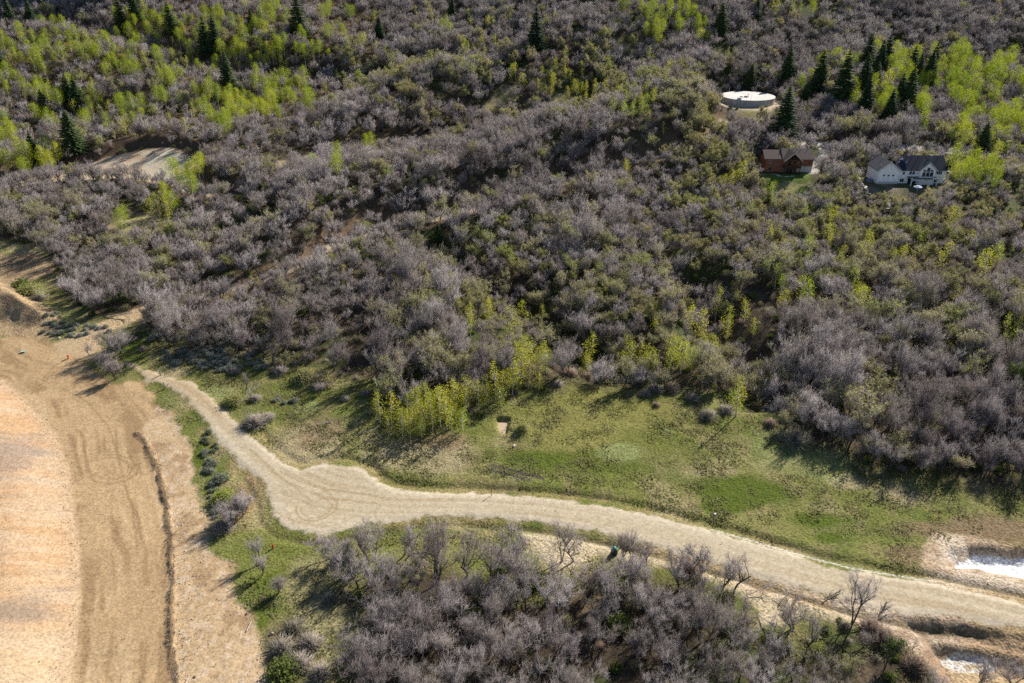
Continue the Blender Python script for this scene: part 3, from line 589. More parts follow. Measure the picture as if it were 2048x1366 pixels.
# ------------------------------------------------------------------ where trees stand
def blobw(px, py, L):
    v = np.zeros(np.shape(px))
    for cx, cy, rx, ry, k in L: v = np.maximum(v, k * np.exp(-(((px - cx) / rx) ** 2 + ((py - cy) / ry) ** 2)))
    return v
BUDW = [(1150, 600, 330, 120, .6), (1000, 480, 170, 70, .4), (1700, 470, 260, 110, .65), (1380, 740, 140, 60, .8), (1900, 620, 150, 90, .65), (1450, 360, 120, 80, .7), (850, 140, 160, 40, .5), (1380, 250, 90, 70, .75),
        (1130, 100, 140, 40, .45), (900, 720, 180, 80, .45), (1250, 170, 170, 40, .4), (1950, 340, 130, 60, .7), (290, 460, 110, 50, .4), (1700, 820, 160, 70, .35), (1010, 690, 80, 50, .6), (1960, 400, 120, 50, .5), (60, 430, 60, 30, .4)]
def free(x, y):
    ok = (sdf(x, y, NOTREE, 20) < -.6)
    ok &= polydist(x, y, HILLROAD) > np.where(vnoise(x / 14, y / 14, 9) > .55, 3.6, 1.7); ok &= polydist(x, y, TRACK2) > 3.5
    ok &= polydist(x, y, ROADB) > 3.6; ok &= polydist(x, y, DRIVE) > 3.2
    for q in (PAD, LAWN, YARD, *GLADES): ok &= sdf(x, y, q, 8) < -.8
    ok &= np.hypot(x - TANKC[0], y - TANKC[1]) > 15.5
    ok &= ~((np.abs(x - BRN[0]) < 11) & (y > BRN[1] - 4) & (y < BRN[1] + 12)); ok &= ~((np.abs(x - WHT[0]) < 16) & (y > WHT[1] - 6) & (y < WHT[1] + 14)); ok &= ~((x > WHT[0] - 16) & (x < WHT[0] - 2) & (y > WHT[1] - 10) & (y < WHT[1])); ok &= ~((x > WHT[0] - 2) & (x < WHT[0] + 14) & (y > WHT[1] - 7) & (y < WHT[1]))
    return ok
def poisson(dens_r):
    """jittered grid with spacing dens_r metres over the wooded ground"""
    ys = np.arange(62, 640, dens_r); X = []; Y = []
    for j, yy in enumerate(ys):
        hw = .74 * (yy + 53) + 15; xs = np.arange(-hw, hw, dens_r) + (j % 2) * dens_r / 2; X.append(xs); Y.append(np.full(len(xs), yy))
    X = np.concatenate(X); Y = np.concatenate(Y); return X + RNG.uniform(-.42, .42, len(X)) * dens_r, Y + RNG.uniform(-.42, .42, len(X)) * dens_r
X, Y = poisson(3.3)
keep = free(X, Y); dn = fbm(X, Y, 18, 500, 3)
keep &= RNG.random(len(X)) < np.where((Y > 270) & (X < -70), .62, np.where(dn < np.where(Y > 150, .33, .44), .3, .96))
# the steep bank behind the hill road stays thinner
X, Y = X[keep], Y[keep]; Z = HF(X, Y)
PXc, PYc, DEP = project(X, Y, Z + 4.5); PXb, PYb, _ = project(X, Y, Z)
scl = RNG.uniform(.58, 1.1, len(X)) * (.62 + .8 * fbm(X, Y, 22, 501, 2)) * np.where(Y < 130, .95, 1.1)
big = RNG.random(len(X)) < .12; scl = np.where(big, scl * 1.2, scl); scl = np.where((np.abs(X - WHT[0]) < 20) & (Y > WHT[1] - 34) & (Y < WHT[1]), scl * .66, scl)
isbud = RNG.random(len(X)) < np.clip(blobw(PXc, PYc, BUDW) + .07, 0, 1) * np.where(PYb > 1100, .3, 1)

# aspens: crown centres in clusters
AC = [(30,75,25,30,4),(60,130,45,45,7),(105,100,30,20,4),(160,85,30,30,5),(215,100,40,40,8),(265,75,35,30,8),(290,50,30,20,6),(330,25,40,20,6),(310,85,25,30,6),(360,30,25,20,4),(400,45,40,25,6),(455,75,30,30,7),(480,90,25,25,7),
 (530,15,40,15,7),(530,50,30,20,6),(525,105,50,18,11),(570,95,40,15,8),(610,100,25,15,5),(650,20,15,20,3),(690,60,12,15,2),(330,130,25,40,6),(360,160,30,20,5),(390,185,15,15,3),(430,190,40,25,16),(470,210,40,20,11),(540,165,30,15,9),
 (580,160,35,12,9),(560,190,40,12,7),(620,185,12,10,2),(510,215,30,12,8),(560,215,40,10,7),(600,205,25,8,5),(255,140,25,30,5),(170,190,30,20,5),(120,195,25,10,4),(70,180,18,15,4),(20,165,20,20,3),(20,265,28,14,8),(45,325,30,20,9),
 (105,310,18,25,7),(115,245,22,8,5),(235,220,20,20,3),(265,215,25,20,5),(300,200,20,20,3),(330,195,15,20,2),(435,235,25,12,6),(450,255,15,15,3),(370,340,22,15,6),(400,325,15,15,3),(385,375,18,10,3),(255,430,20,15,2),(345,400,12,15,2),
 (895,50,12,12,2),(930,95,6,8,1),(720,90,8,10,1),(700,40,10,25,2),(735,285,10,12,2),(640,325,15,12,2),(670,325,15,12,2),
 (1265,15,20,12,5),(1320,30,35,25,14),(1370,30,35,25,14),(1400,60,20,20,6),(1300,60,15,15,4),(1320,75,20,10,4),(1630,15,12,12,2),
 (1605,150,18,25,4),(1640,135,15,18,5),(1675,115,18,15,5),(1700,130,12,30,5),(1745,100,10,15,2),(1790,130,25,30,14),(1800,165,20,15,6),(1830,105,8,20,3),(1835,170,18,20,7),(1760,190,30,20,11),(1700,190,15,12,4),(1870,140,12,30,6),
 (1910,140,22,45,22),(1935,180,20,30,12),(1955,130,20,25,9),(1980,140,25,25,11),(2010,130,30,25,11),(2035,150,20,30,9),(1900,200,15,15,4),(1925,215,15,25,6),(1940,230,20,15,5),(1975,200,10,20,3),(1990,235,15,15,4),(2015,220,20,15,4),
 (2040,240,12,20,4),(1830,210,18,12,5),(1845,230,12,12,3),(1920,255,20,8,3),(1905,325,10,12,2),(1935,330,15,12,3),(1960,345,12,10,2),(1990,350,10,15,2),(240,25,18,12,3),(120,60,14,12,3),(420,130,20,14,5),(385,95,16,12,4),(450,30,16,10,3),(60,95,60,60,10),(300,90,120,60,22),(520,60,110,50,14),(150,250,120,30,8),(1970,270,80,50,12),(1930,330,70,25,6),(680,110,60,60,4)]
PC = [(120,150,120,100,36),(420,120,170,90,34),(300,230,160,40,16),(850,90,160,70,16),(1130,150,120,40,12),(1960,290,90,70,14),(1640,480,120,50,10),(1420,640,120,40,10),(1000,600,120,60,8),(640,180,120,60,8),(1300,150,120,40,8),(1900,520,110,60,10),(755,805,16,18,5),(795,815,20,22,7),(835,808,20,22,8),(875,800,25,22,9),(915,790,25,22,9),(950,785,16,25,8),(820,835,60,10,10),(905,825,45,10,7),(990,765,20,18,6),(1020,745,20,20,6),(1045,705,20,25,6),(1085,710,18,20,5),(1070,740,15,10,3),(1178,712,9,14,5),
 (1255,700,20,25,9),(1290,715,20,25,8),(1330,700,20,20,7),(1345,690,15,15,4),(1235,715,10,12,4),(1370,705,20,18,5),(1610,580,15,20,5),(1430,620,8,10,2),(1490,620,8,10,2),(1710,560,15,12,4),(2020,655,28,14,9),(1030,160,15,20,4),
 (1065,160,18,20,4),(1110,145,12,18,4),(1150,170,15,12,4),(1190,180,25,15,7),(1240,200,25,20,7),(1270,210,20,20,5),(1325,245,12,18,3),(1295,190,20,15,5),(1580,15,40,15,9),(320,415,25,10,4),(1540,370,15,12,3),(1460,360,15,20,4),
 (1480,330,14,18,4),(1130,150,12,10,3),(1725,590,14,10,3),(1550,560,14,12,3),(1660,430,20,15,4),(1470,790,10,8,2),(875,462,6,10,2),(1420,690,14,16,3),(860,560,10,8,1),(230,200,14,16,3),(100,70,14,14,3),(235,110,20,16,3),
 (1560,590,10,14,3),(940,640,14,12,3),(1245,320,12,10,2),(1610,300,8,8,0),(1900,440,20,14,3),(1790,500,18,14,4)]
def clusterpts(L, ht):
    px = []; py = []
    for cx, cy, rx, ry, n in L:
        for _ in range(n):
            a = RNG.uniform(0, 6.28); r = math.sqrt(RNG.random()); px.append(cx + rx * r * math.cos(a)); py.append(cy + ry * r * math.sin(a))
    px = np.array(px); py = np.array(py); gx, gy = unproject(px, np.maximum(py, -60), HF); _, _, dep = project(gx, gy, HF(gx, gy))
    gx, gy = unproject(px, py + ht * FPX / dep * .92, HF); return gx, gy
ax_, ay_ = clusterpts(AC, 6.0); qx_, qy_ = clusterpts(PC, 4.2)
def thin(x, y, r):
    keep = []
    for i in range(len(x)):
        if all((x[i] - x[j]) ** 2 + (y[i] - y[j]) ** 2 > r * r for j in keep): keep.append(i)
    return x[keep], y[keep]
ax_, ay_ = thin(ax_, ay_, 1.75); qx_, qy_ = thin(qx_, qy_, 1.45)
# conifers: (x, top, base) in photo pixels; ground point from the base, height from the top
CN = [(245,0,48,0),(272,-18,30,0),(600,-12,62,1),(22,-5,34,0),(66,0,42,0),(415,40,97,0),(434,36,92,0),(461,110,176,0),(150,225,300,3),(75,265,325,0),(142,150,196,0),(160,155,205,0),(92,180,215,2),(1072,20,88,0),(1512,-4,26,0),(1440,10,58,2),(1573,92,146,0),
      (1636,105,172,0),(1681,105,196,1),(1731,70,128,1),(1768,75,132,0),(1724,110,172,0),(1747,125,168,0),(1820,95,142,0),(1832,110,158,0),(1852,105,166,0),(1864,90,132,0),(1812,140,206,0),(1727,155,216,0),(1776,180,226,0),(1565,175,262,1),
      (1610,165,190,2),(760,35,62,2),(905,-5,22,0),(1962,246,286,2),(877,448,480,2),(505,20,50,0),(345,10,60,0),(1755,85,140,0),(1795,150,200,0),(8,90,140,0),(1500,130,160,2)]
con = []
for px, t, b, k in CN:
    g = G(px, b); _, _, dep = project(g.x, g.y, g.z); b = b + (3.4 if b < 300 else 1.5) * FPX / dep; g = G(px, b); _, _, dep = project(g.x, g.y, g.z); hgt = (b - t) / FPX * dep / math.cos(math.atan2(CAMH - g.z, g.y)) ; con.append((g, hgt, k))
cxy = np.array([(g.x, g.y) for g, _, _ in con])
# clear oaks under aspens / conifers
kill = np.zeros(len(X), bool)
for (a, b, r) in ((ax_, ay_, 1.9), (qx_, qy_, 2.3), (qx_ * .985, qy_ * .982, 2.0), (cxy[:, 0], cxy[:, 1], 3.8), (cxy[:, 0] * .985, cxy[:, 1] * .985, 3.5)):
    for i in range(len(a)): kill |= (X - a[i]) ** 2 + (Y - b[i]) ** 2 < r * r
# hand-set oaks that stand alone in the photograph: (x, base y, height m, proto)
SOLO = [(238,706,6.6,'o',6),(232,757,4.4,'o',4),(208,738,3.8,'o',1),(180,712,3.4,'t',0),(218,742,3.0,'o',3),(470,1035,4.6,'o',6),(455,1050,4.2,'o',1),(485,1030,4.4,'o',4),(520,1130,4.6,'t',1),(525,1150,3.6,'t',2),(492,778,4.0,'t',0),(558,1185,3.0,'o',4),
        (740,1125,7.5,'t',2),(700,1150,6.5,'o',3),(935,1150,9.2,'t',0),(985,1165,9.5,'t',1),(1010,1150,8.5,'o',5),(1122,1125,6.6,'t',1),(1148,1122,6.4,'t',0),(1400,1165,6.8,'o',2),(1470,1175,6.5,'t',0),(1440,1185,6.2,'t',1),
        (755,1280,6.5,'o',0),(1590,1262,6.6,'o',5),(1615,1290,6,'t',0),(1965,1362,4,'o',2),(2025,1368,4,'o',3),(250,388,6,'o',2),(640,790,3,'o',0),(1745,870,7.5,'b',1),(1655,835,8.5,'b',3),(1475,800,6,'b',0),(845,450,4,'b',0),(660,1120,5,'o',3),
        (820,1108,6,'t',0),(808,1110,5,'t',1),(868,1105,5.5,'t',0),(1265,1120,5,'t',1),(1240,1125,5.5,'t',2),(1290,1130,5.2,'o',0),(1775,1322,5.0,'g',0),(2045,805,9.5,'g',1),(60,1,0,'o',0)][:-1]
solo = []
for px, py, hg, k, v in SOLO:
    g = G(px, py); solo.append((g, hg, k, v)); kill |= (X - g.x) ** 2 + (Y - g.y) ** 2 < (2.2 if hg < 7 else 3.2) ** 2
ok = ~kill; X, Y, Z, PXc, PYc, PXb, PYb, DEP, scl, isbud = [q[ok] for q in (X, Y, Z, PXc, PYc, PXb, PYb, DEP, scl, isbud)]

# ------------------------------------------------------------------ individual trees
def place(name, meshes, loc, rz, s, label, cat, group):
    e = empty(name, loc, rz, s); tag(e, label, cat, group)
    for m in meshes: link(m.name.split('.')[0], m, e)
    return e
def where(px, py):
    if py > 1085: return "thicket below road"
    if px < 330 and py < 420: return "wood above cleared pad"
    if py > 560:
        return "wood left of meadow" if px < 720 else ("wood behind meadow" if px < 1420 else "wood right of meadow")
    return "hillside left of tank" if px < 1450 else "hillside around houses"
def rows(items, noun, group, mk, width=20):
    """items: (x, y, px, py, ...) ; label each by its row and its place in the row"""
    zones = {}
    for it in items: zones.setdefault(where(it[2], it[3]), []).append(it)
    for z, L in zones.items():
        L.sort(key=lambda t: t[1])
        for r in range(0, len(L), width):
            for i, it in enumerate(sorted(L[r:r + width], key=lambda t: t[0])):
                mk(it, "%s, %s from left in %s row, %s" % (noun(it), ordw(i + 1), ordw(r // width + 1), z), group + ' in the ' + z)
vis = (np.abs(PXc - 1024) < 1060) & (PYc > -20) & (PYc < 1400)
for flag, near_p, far_p, nm, cat, gp, adj in ((False, OAK + TALLOAK, FAROAK, 'bare_oak', 'oak tree', 'bare grey oaks', 'bare grey'), (True, BUD, FARBUD, 'budding_oak', 'budding tree', 'budding olive trees', 'budding olive')):
    sel = np.where((isbud == flag) & vis)[0]; sel = sel[np.argsort((DEP / scl)[sel])][:262]; ch = np.zeros(len(X), bool); ch[sel] = True
    items = [(X[i], Y[i], PXb[i], PYb[i], i) for i in sel]
    def noun(it): return ("tall " if scl[it[4]] > 1.08 else "low " if scl[it[4]] < .75 else "") + adj + " tree"
    def mk(it, lab, grp):
        i = it[4]; pick = int(_hash(np.array([i]), np.array([3]), 5)[0] * 9999) % len(near_p)
        place(nm, near_p[pick], (X[i], Y[i], Z[i]), random.uniform(0, 6.28), scl[i], lab, cat, grp)
    rows(items, noun, gp, mk)
    m = (isbud == flag) & ~ch; far = m & (DEP > 150); mid = m & ~far
    lo = [(a, b) for a, b in far_p]; ids = np.where(m)[0]; npn = len(near_p)
    pk = np.where(DEP[ids] > 190, npn + RNG.integers(0, len(far_p), len(ids)), RNG.integers(0, npn, len(ids)))
    scatter(nm + '_forest', [list(p) for p in near_p + lo], np.stack([X[ids], Y[ids], Z[ids]], 1), scl[ids], "mass of %s trees covering the hillside" % adj, 'forest', idx=pk)
GRN = [oak_meshes(180, Ht=6.6, spread=.5, stems=1, bud=2, nb=(6, 6, 6), lean=.2, budm='green', budsize=.14), oak_meshes(181, Ht=6.6, spread=.9, stems=2, bud=3, nb=(6, 6, 6), budm='green', budsize=.14)]
DENSE = [oak_meshes(185 + i, Ht=6.6, spread=1.15 if i != 6 else 1.5, stems=(2, 3, 2, 3, 4, 2, 5)[i], lean=.55, tw=3, thick=.016, stemfrac=.42) for i in range(7)] + OAK[7:]
names = {'o': DENSE, 't': TALLOAK, 'b': BUD, 'g': GRN}; base = {'o': 5.4, 't': 7.6, 'b': 6.0, 'g': 6.2}
SL = {len(SOLO) - 2: "green leafy tree by the brush piles near the lower puddle", len(SOLO) - 1: "rounded dark green tree cut by the right edge", 20: "low dark oak behind the sandy verge, between forked oak and cut wood", 21: "slender oak at the front of the thicket beside the grey log", 22: "wide bare oak alone in the lower left of the thicket", 23: "thin-crowned oak in front of the green verge patch", 24: "bare oak by the pink sand at the thicket's right",
      28: "small bare sapling on the meadow slope beside the left wood", 31: "short budding tree between the two meadow bushes and the right wood", 32: "small budding tree beside the tiny conifer on the hill track", 33: "low bare oak at the left margin of the lower thicket", 34: "slim bare sapling by the ditch, leftmost of three", 35: "slim bare sapling by the ditch, middle of three", 36: "slim bare sapling by the ditch, rightmost of three", 37: "upright oak beside the dark bundle, right one", 38: "upright oak beside the dark bundle, left one", 39: "oak at the sandy verge just right of the dark bundle", 0: "wide low bare oak on green grass where the side track leaves", 1: "bare bush-like oak at the right end of the clump on the dirt edge", 2: "low bare oak in the middle of the clump on the dirt edge", 3: "thin upright bare oak at the left tip of the clump on the dirt edge",
      4: "small bare oak between two others in the clump on the dirt edge", 5: "broad bare oak between the graded dirt and the turning circle", 6: "leaning bare oak at the dirt side of the clump by the turning circle", 7: "bare oak nearest the ditch of the turning circle",
      8: "lone bare oak beside the red marker", 9: "small bare oak just below the one beside the red marker", 10: "slender pale bare tree above the fallen grey tree", 11: "small bare oak casting a long shadow near the rocky edge",
      12: "tall bare oak rising against the turning circle", 13: "bare oak at the upper left corner of the lower thicket", 14: "tall forked bare oak rising over the grass verge, left of three", 15: "tallest bare oak on the verge with a grey fallen trunk at its foot",
      16: "crooked bare oak on the verge, right of three", 17: "slim bare oak on the sandy verge, left of a pair", 18: "slim bare oak on the sandy verge, right of a pair", 19: "dark forked bare oak against the pale sandy verge", 26: "bare sapling beside the lower white puddle, left one",
      27: "bare oak standing on the cleared pad", 25: "bare sapling beside the lower white puddle", 29: "yellow-tipped tree standing forward of the right wood", 30: "tall egg-shaped budding tree at the right wood's edge"}
for i, (g, hg, k, v) in enumerate(solo):
    lab = SL.get(i); px, py, _ = project(g.x, g.y, g.z)
    if not lab: lab = "%s %s standing alone, about %s of the way across the %s" % ("budding" if k == 'b' else "bare", "sapling" if hg < 5 else "oak", ["a tenth", "a fifth", "three tenths", "two fifths", "half", "three fifths", "seven tenths", "four fifths", "nine tenths"][min(8, int(px / 2048 * 9))], "thicket" if py > 1080 else "hill")
    cn = {'b': 'budding_oak', 'g': 'leafy_tree'}.get(k, 'bare_oak'); place(cn, names[k][v], g, i * 1.3, hg / base[k], lab, {'b': 'budding tree', 'g': 'leafy tree'}.get(k, 'oak tree'), 'lone trees')
def aspwhere(px, py): return None
def place_asp(xs, ys, protos, nm, gp, adj, cap):
    z = HF(xs, ys); px, py, dep = project(xs, ys, z); o = np.argsort(dep); s = RNG.uniform(.75, 1.15, len(xs)) if nm == 'aspen' else RNG.uniform(.7, 1.25, len(xs)); items = [(xs[i], ys[i], px[i], py[i], i) for i in o[:cap]]
    def mk(it, lab, grp):
        i = it[4]; place(nm, protos[i % len(protos)], (xs[i], ys[i], z[i]), random.uniform(0, 6.28), s[i], lab, 'aspen tree', grp)
    rows(items, lambda it: ("tall " if s[it[4]] > 1.02 else "short " if s[it[4]] < .85 else "") + adj + " tree", gp, mk)
    r = o[cap:]
    if len(r): scatter(nm + '_grove', [list(p) for p in protos], np.stack([xs[r], ys[r], z[r]], 1), s[r], "far stand of %s trees high on the hillside" % adj, 'grove')
place_asp(ax_, ay_, ASP, 'aspen', 'bright green aspens', 'bright green aspen', 285)
place_asp(qx_, qy_, PALEASP, 'young_aspen', 'pale yellow-green aspens', 'pale yellow-green aspen', 285)
CH = [15, 16, 13, 15]; cl = {8: "rounded dark conifer standing over the end of the cleared pad", 30: "big dark conifer hiding the right side of the water tank", 13: "single dark conifer among bare oaks at the top centre", 2: "large dark conifer cut by the top edge, left of centre",
     34: "small green conifer below the aspen belt, right of the white house", 35: "tiny conifer beside the hidden hill track in mid picture", 16: "dark conifer at the left end of the conifer belt above the tank"}
ob = sorted(range(len(con)), key=lambda i: CN[i][0]); rk = {i: j + 1 for j, i in enumerate(ob)}
for i, (g, hg, k) in enumerate(con):
    place('conifer_tree', CON[k], g, i * .7, hg / CH[k], cl.get(i, "dark green conifer, %s from the left of all the conifers" % ordw(rk[i])), 'conifer', 'dark conifers')

# ------------------------------------------------------------------ low plants, stones
UG = [shrub_mesh(500, 1.0, .8, 60, 'shrub_grey'), shrub_mesh(501, 1.1, .7, 60, 'shrub_red'), shrub_mesh(502, .9, .7, 50, 'shrub_green', 'shrub_green', 3, .016, .1), shrub_mesh(503, 1.2, .9, 60, 'shrub_grey', 'budleaf', 2, .015, .09), shrub_mesh(504, .8, .55, 40, 'shrub_green', 'shrub_green', 4, .015, .1)]
ux, uy = poisson(3.1); k = free(ux, uy) & (RNG.random(len(ux)) < .8) & (uy < 420); ux, uy = ux[k], uy[k]
gsel = np.clip(fbm(ux, uy, 20, 520, 3) * 2.2 - .6, 0, 1) > RNG.random(len(ux)); idx = np.where(gsel, RNG.choice([2, 4, 3], len(ux)), RNG.choice([0, 1, 0, 3], len(ux)))
scatter('undergrowth', [[m] for m in UG], np.stack([ux, uy, HF(ux, uy) - .03], 1), RNG.uniform(.5, 1.3, len(ux)), "low tangled brush and green plants under the bare trees", 'undergrowth', idx=idx)
def tuft_patch(seed, n=110, R=2.2, mats=('grass',), hh=.07):
    rng = np.random.default_rng(seed); c = rng.uniform(-R, R, (n, 2)); c = c[np.hypot(c[:, 0], c[:, 1]) < R]; b = Buf(); A = []; B = []
    for x, y in c:
        h = hh * rng.uniform(.5, 1.6)
        for _ in range(5): A.append((x + rng.normal() * .05, y + rng.normal() * .05, -.03)); B.append((x + rng.normal() * .13, y + rng.normal() * .13, h))
    b.add(spikes(np.array(A), np.array(B), np.full(len(A), .045))); return b.mesh('tufts', [M[mats[0]]])
tp = [tuft_patch(540 + i) for i in range(4)] + [tuft_patch(550, 26, 1.6, ('shrub_green',), .22)]
gx = RNG.uniform(-95, 130, 30000); gy = RNG.uniform(62, 190, 30000); k = (sdf(gx, gy, NOTREE, 10) > -6) & (sdf(gx, gy, ROAD, 6) < -1.7) & (sdf(gx, gy, DIRT, 6) < -1.2) & (sdf(gx, gy, RIGHTD, 6) < -1.2) & (sdf(gx, gy, SIDE, 6) < -1.5) & (sdf(gx, gy, MOUNDA, 6) < -1.5) & (sdf(gx, gy, BASIN, 6) < -4) & (np.abs(gx) < .75 * (gy + 53)) & (sdf(gx, gy, POND, 6) < -1.8)
k &= fbm(gx, gy, 8, 560, 3) > .40; k &= ~((sdf(gx, gy, SANDY, 6) > -1) & (RNG.random(len(gx)) < .7)); gx, gy = gx[k][:850], gy[k][:850]
scatter('grass_tufts', [[m] for m in tp], np.stack([gx, gy, HF(gx, gy)], 1), RNG.uniform(.75, 1.15, len(gx)), "short green and straw coloured grass of the meadow", 'grass', idx=RNG.choice(5, len(gx), p=[.245, .245, .245, .245, .02]))
def stone(rng, s, flatn=.7):
    a = rng.normal(size=(9, 3)); a = unitv(a) * rng.uniform(.6, 1.1, (9, 1)) * s; a[:, 2] *= flatn; return a
from mathutils import geometry
import bmesh
def hull(P_):
    bm = bmesh.new(); [bm.verts.new(p) for p in P_]; r = bmesh.ops.convex_hull(bm, input=bm.verts[:]); bmesh.ops.delete(bm, geom=[v for v in bm.verts if not v.link_faces], context='VERTS')
    bm.verts.index_update(); V = np.array([v.co[:] for v in bm.verts]); F = np.array([[v.index for v in f.verts] for f in bm.faces if len(f.verts) == 3]); bm.free(); return V, F
HULLS = [hull(stone(np.random.default_rng(600 + i), 1.0)) for i in range(10)]
def stone_patch(seed, n, R, m, smin, smax):
    rng = np.random.default_rng(seed); b = Buf()
    for _ in range(n):
        V, F = HULLS[rng.integers(10)]; s = rng.uniform(smin, smax) * rng.random() ** 1.5 + smin * .5; t = rng.uniform(0, 6.28); c_, s_ = math.cos(t), math.sin(t)
        b.add((V @ np.array([[c_, s_, 0], [-s_, c_, 0], [0, 0, 1]]) * s + np.array([rng.uniform(-R, R), rng.uniform(-R, R), s * .2]), F))
    return b.mesh('stones', [M[m]])
LOOSE = [stone_patch(660 + i, 14, 2.6, 'stone', .03, .12) for i in range(2)] + [stone_patch(664 + i, 16, 2.6, 'clod', .03, .12) for i in range(2)]
lx = RNG.uniform(-95, 60, 5000); ly = RNG.uniform(64, 190, 5000); lk = ((sdf(lx, ly, DIRT, 5) > 1) | (sdf(lx, ly, RIGHTD, 5) > 1) | ((sdf(lx, ly, ROAD, 5) > .5) & (RNG.random(5000) < .3))) & (np.abs(lx) < .72 * (ly + 53)); lx, ly = lx[lk], ly[lk]
scatter('loose_stones', [[m] for m in LOOSE], np.stack([lx, ly, HF(lx, ly)], 1), RNG.uniform(.6, 1.2, len(lx)), 'small loose stones and clods sprinkled over the graded dirt', 'loose stones')
sp1 = [stone_patch(620 + i, 30, 1.6, 'stone', .03, .15) for i in range(3)]; cp1 = [stone_patch(630 + i, 30, .42, 'clod', .06, .16) for i in range(3)] + [stone_patch(640 + i, 8, .9, 'clod', .05, .16) for i in range(2)]
def alongline(Pl, step, jit):
    out = []
    for i in range(len(Pl) - 1):
        d = Pl[i + 1] - Pl[i]; L = math.hypot(*d)
        for j in range(max(1, int(L / step))): out.append(Pl[i] + d * (j + .5) * step / L + RNG.normal(size=2) * jit)
    return np.array(out)
RC1 = P(385,960,400,1030,425,1100,455,1140,480,1210,505,1260,530,1310,536,1366); RC2 = P(360,1000,365,1080,372,1150,378,1230,380,1366); RC3 = P(400,1100,430,1180,460,1250,480,1330)
q = np.concatenate([alongline(RC1, 1.2, 1.2), alongline(RC2, .9, 1.0), alongline(RC3, 1.6, 2.2), alongline(P(850,985,980,955,1100,985,1250,1000), 3, 2.0), alongline(P(700,890,760,880,860,905,960,915), 2.5, 2.5), alongline(P(1560,1020,1700,1060,1850,1010), 4, 3), alongline(P(1850,1100,1870,1150,1950,1170,2040,1190), 1.6, 1.5), alongline(P(1820,1235,1900,1262,1980,1300), 1.4, 1.6)])
q = q[(sdf(q[:, 0], q[:, 1], BASIN, 5) < -1)]
scatter('stones', [[m] for m in sp1], np.stack([q[:, 0], q[:, 1], HF(q[:, 0], q[:, 1])], 1), RNG.uniform(.7, 1.3, len(q)), "pale stones strewn along the dirt edge and the meadow", 'stones')
e1 = PALE[1:10]; q1 = alongline(BERM, .42, .28); q2 = alongline(e1, .9, .45); q3 = alongline(P(350,1000,358,1100,362,1200,366,1300,370,1366), 1.1, .5)
q = np.concatenate([q1, q2, q3]); idx = np.concatenate([RNG.integers(0, 3, len(q1)), RNG.integers(3, 5, len(q2) + len(q3))])
scatter('earth_clods', [[m] for m in cp1], np.stack([q[:, 0], q[:, 1], HF(q[:, 0], q[:, 1])], 1), np.where(idx < 3, .85, 1.0) * RNG.uniform(.8, 1.2, len(q)), "dark clods heaped in a windrow down the graded dirt", 'earth clods', idx=idx)
# single shrubs
SG = [shrub_mesh(650, 1, .8, 170, 'shrub_red'), shrub_mesh(651, 1, .75, 170, 'shrub_grey'), shrub_mesh(652, 1, .85, 150, 'shrub_grey', 'budleaf', 3, .016, .07), shrub_mesh(653, 1, .8, 120, 'shrub_green', 'shrub_green', 4, .016, .08), shrub_mesh(654, .75, .55, 90, 'sage', 'sage', 4, .015, .07)]
SHR = [(1175,758,2.0,0),(1140,750,1.8,0),(1205,762,1.9,0),(1115,770,1.5,1),(1310,782,2.0,1),(1275,770,1.7,1),(1342,780,2.1,0),(1290,790,1.6,1),(1415,835,2.2,1),(1450,826,2.2,1),(1590,885,3.6,1),(1525,830,1.9,1),(1540,850,1.6,0),(1312,812,1.0,0),(1385,800,1.8,1),
       (1215,690,3.2,2),(1245,680,2.6,2),(1046,858,1.1,2),(1378,1142,2.0,0),(510,800,1.6,1),(470,805,2.0,2),(510,850,3.0,1),(535,838,1.8,1),(560,745,2.0,1),(610,758,2.4,2),(640,762,1.8,1),(650,770,2.2,2),(690,800,1.2,1),(730,790,1.4,1),(470,745,1.5,1),(285,700,1.2,1),
       (440,960,1.8,4),(425,930,1.3,4),(450,1000,2.0,2),(445,1060,2.4,1),(1475,775,2.4,2),(1440,745,2.4,2),(1500,780,2.0,2),(620,1290,2.2,1),(590,1260,2.0,1),(565,1300,2.3,1),(600,1330,2.2,1),(570,1350,2.2,3),(640,1350,2.0,1),(60,590,3.0,2),(45,575,2.2,3),(80,600,2.4,1),(1000,1150,1.4,3),
       (1060,1165,2.0,3),(1690,1255,1.2,1),(1770,1285,2.6,0),(1745,1262,2.2,0),(1830,1335,2.2,0),(950,1245,2.0,3),(1240,1255,1.8,3),(660,1200,1.5,1),(690,1120,1.6,3)]
KN = ["reddish brown bush", "grey twiggy bush", "grey bush with yellow-green buds", "dark green bush", "grey-green sagebrush"]
def spot(px, py):
    if py > 1085: return "in the lower grass and thicket"
    if px < 420: return "by the dirt mound and side track"
    if px < 760: return "on grass above the road bend" if py < 870 else "between dirt and turning circle"
    return "along the meadow's upper edge"
cnt = {}
for px, py, r, k in sorted(SHR):
    key = (k, spot(px, py)); cnt[key] = cnt.get(key, 0) + 1
    o = link('bush', SG[k]); o.location = G(px, py); o.rotation_euler = (0, 0, px); o.scale = (r, r, r * .85)
    tag(o, "%s, %s from left %s" % (KN[k], ordw(cnt[key]), key[1]), 'bush', 'bushes ' + key[1])
sgx = []
for cx, cy, rx, ry, n in [(390,712,70,22,70),(460,705,50,20,36),(330,680,35,12,20),(440,730,50,14,30),(150,660,70,14,40),(110,640,30,16,10),(420,905,14,40,22),(430,1000,14,40,14),(575,800,30,12,6),(500,725,60,14,20)]:
    for _ in range(n): a = RNG.uniform(0, 6.28); r_ = math.sqrt(RNG.random()); sgx.append((cx + rx * r_ * math.cos(a), cy + ry * r_ * math.sin(a)))
sgx = np.array(sgx); x_, y_ = unproject(sgx[:, 0], sgx[:, 1], HF)
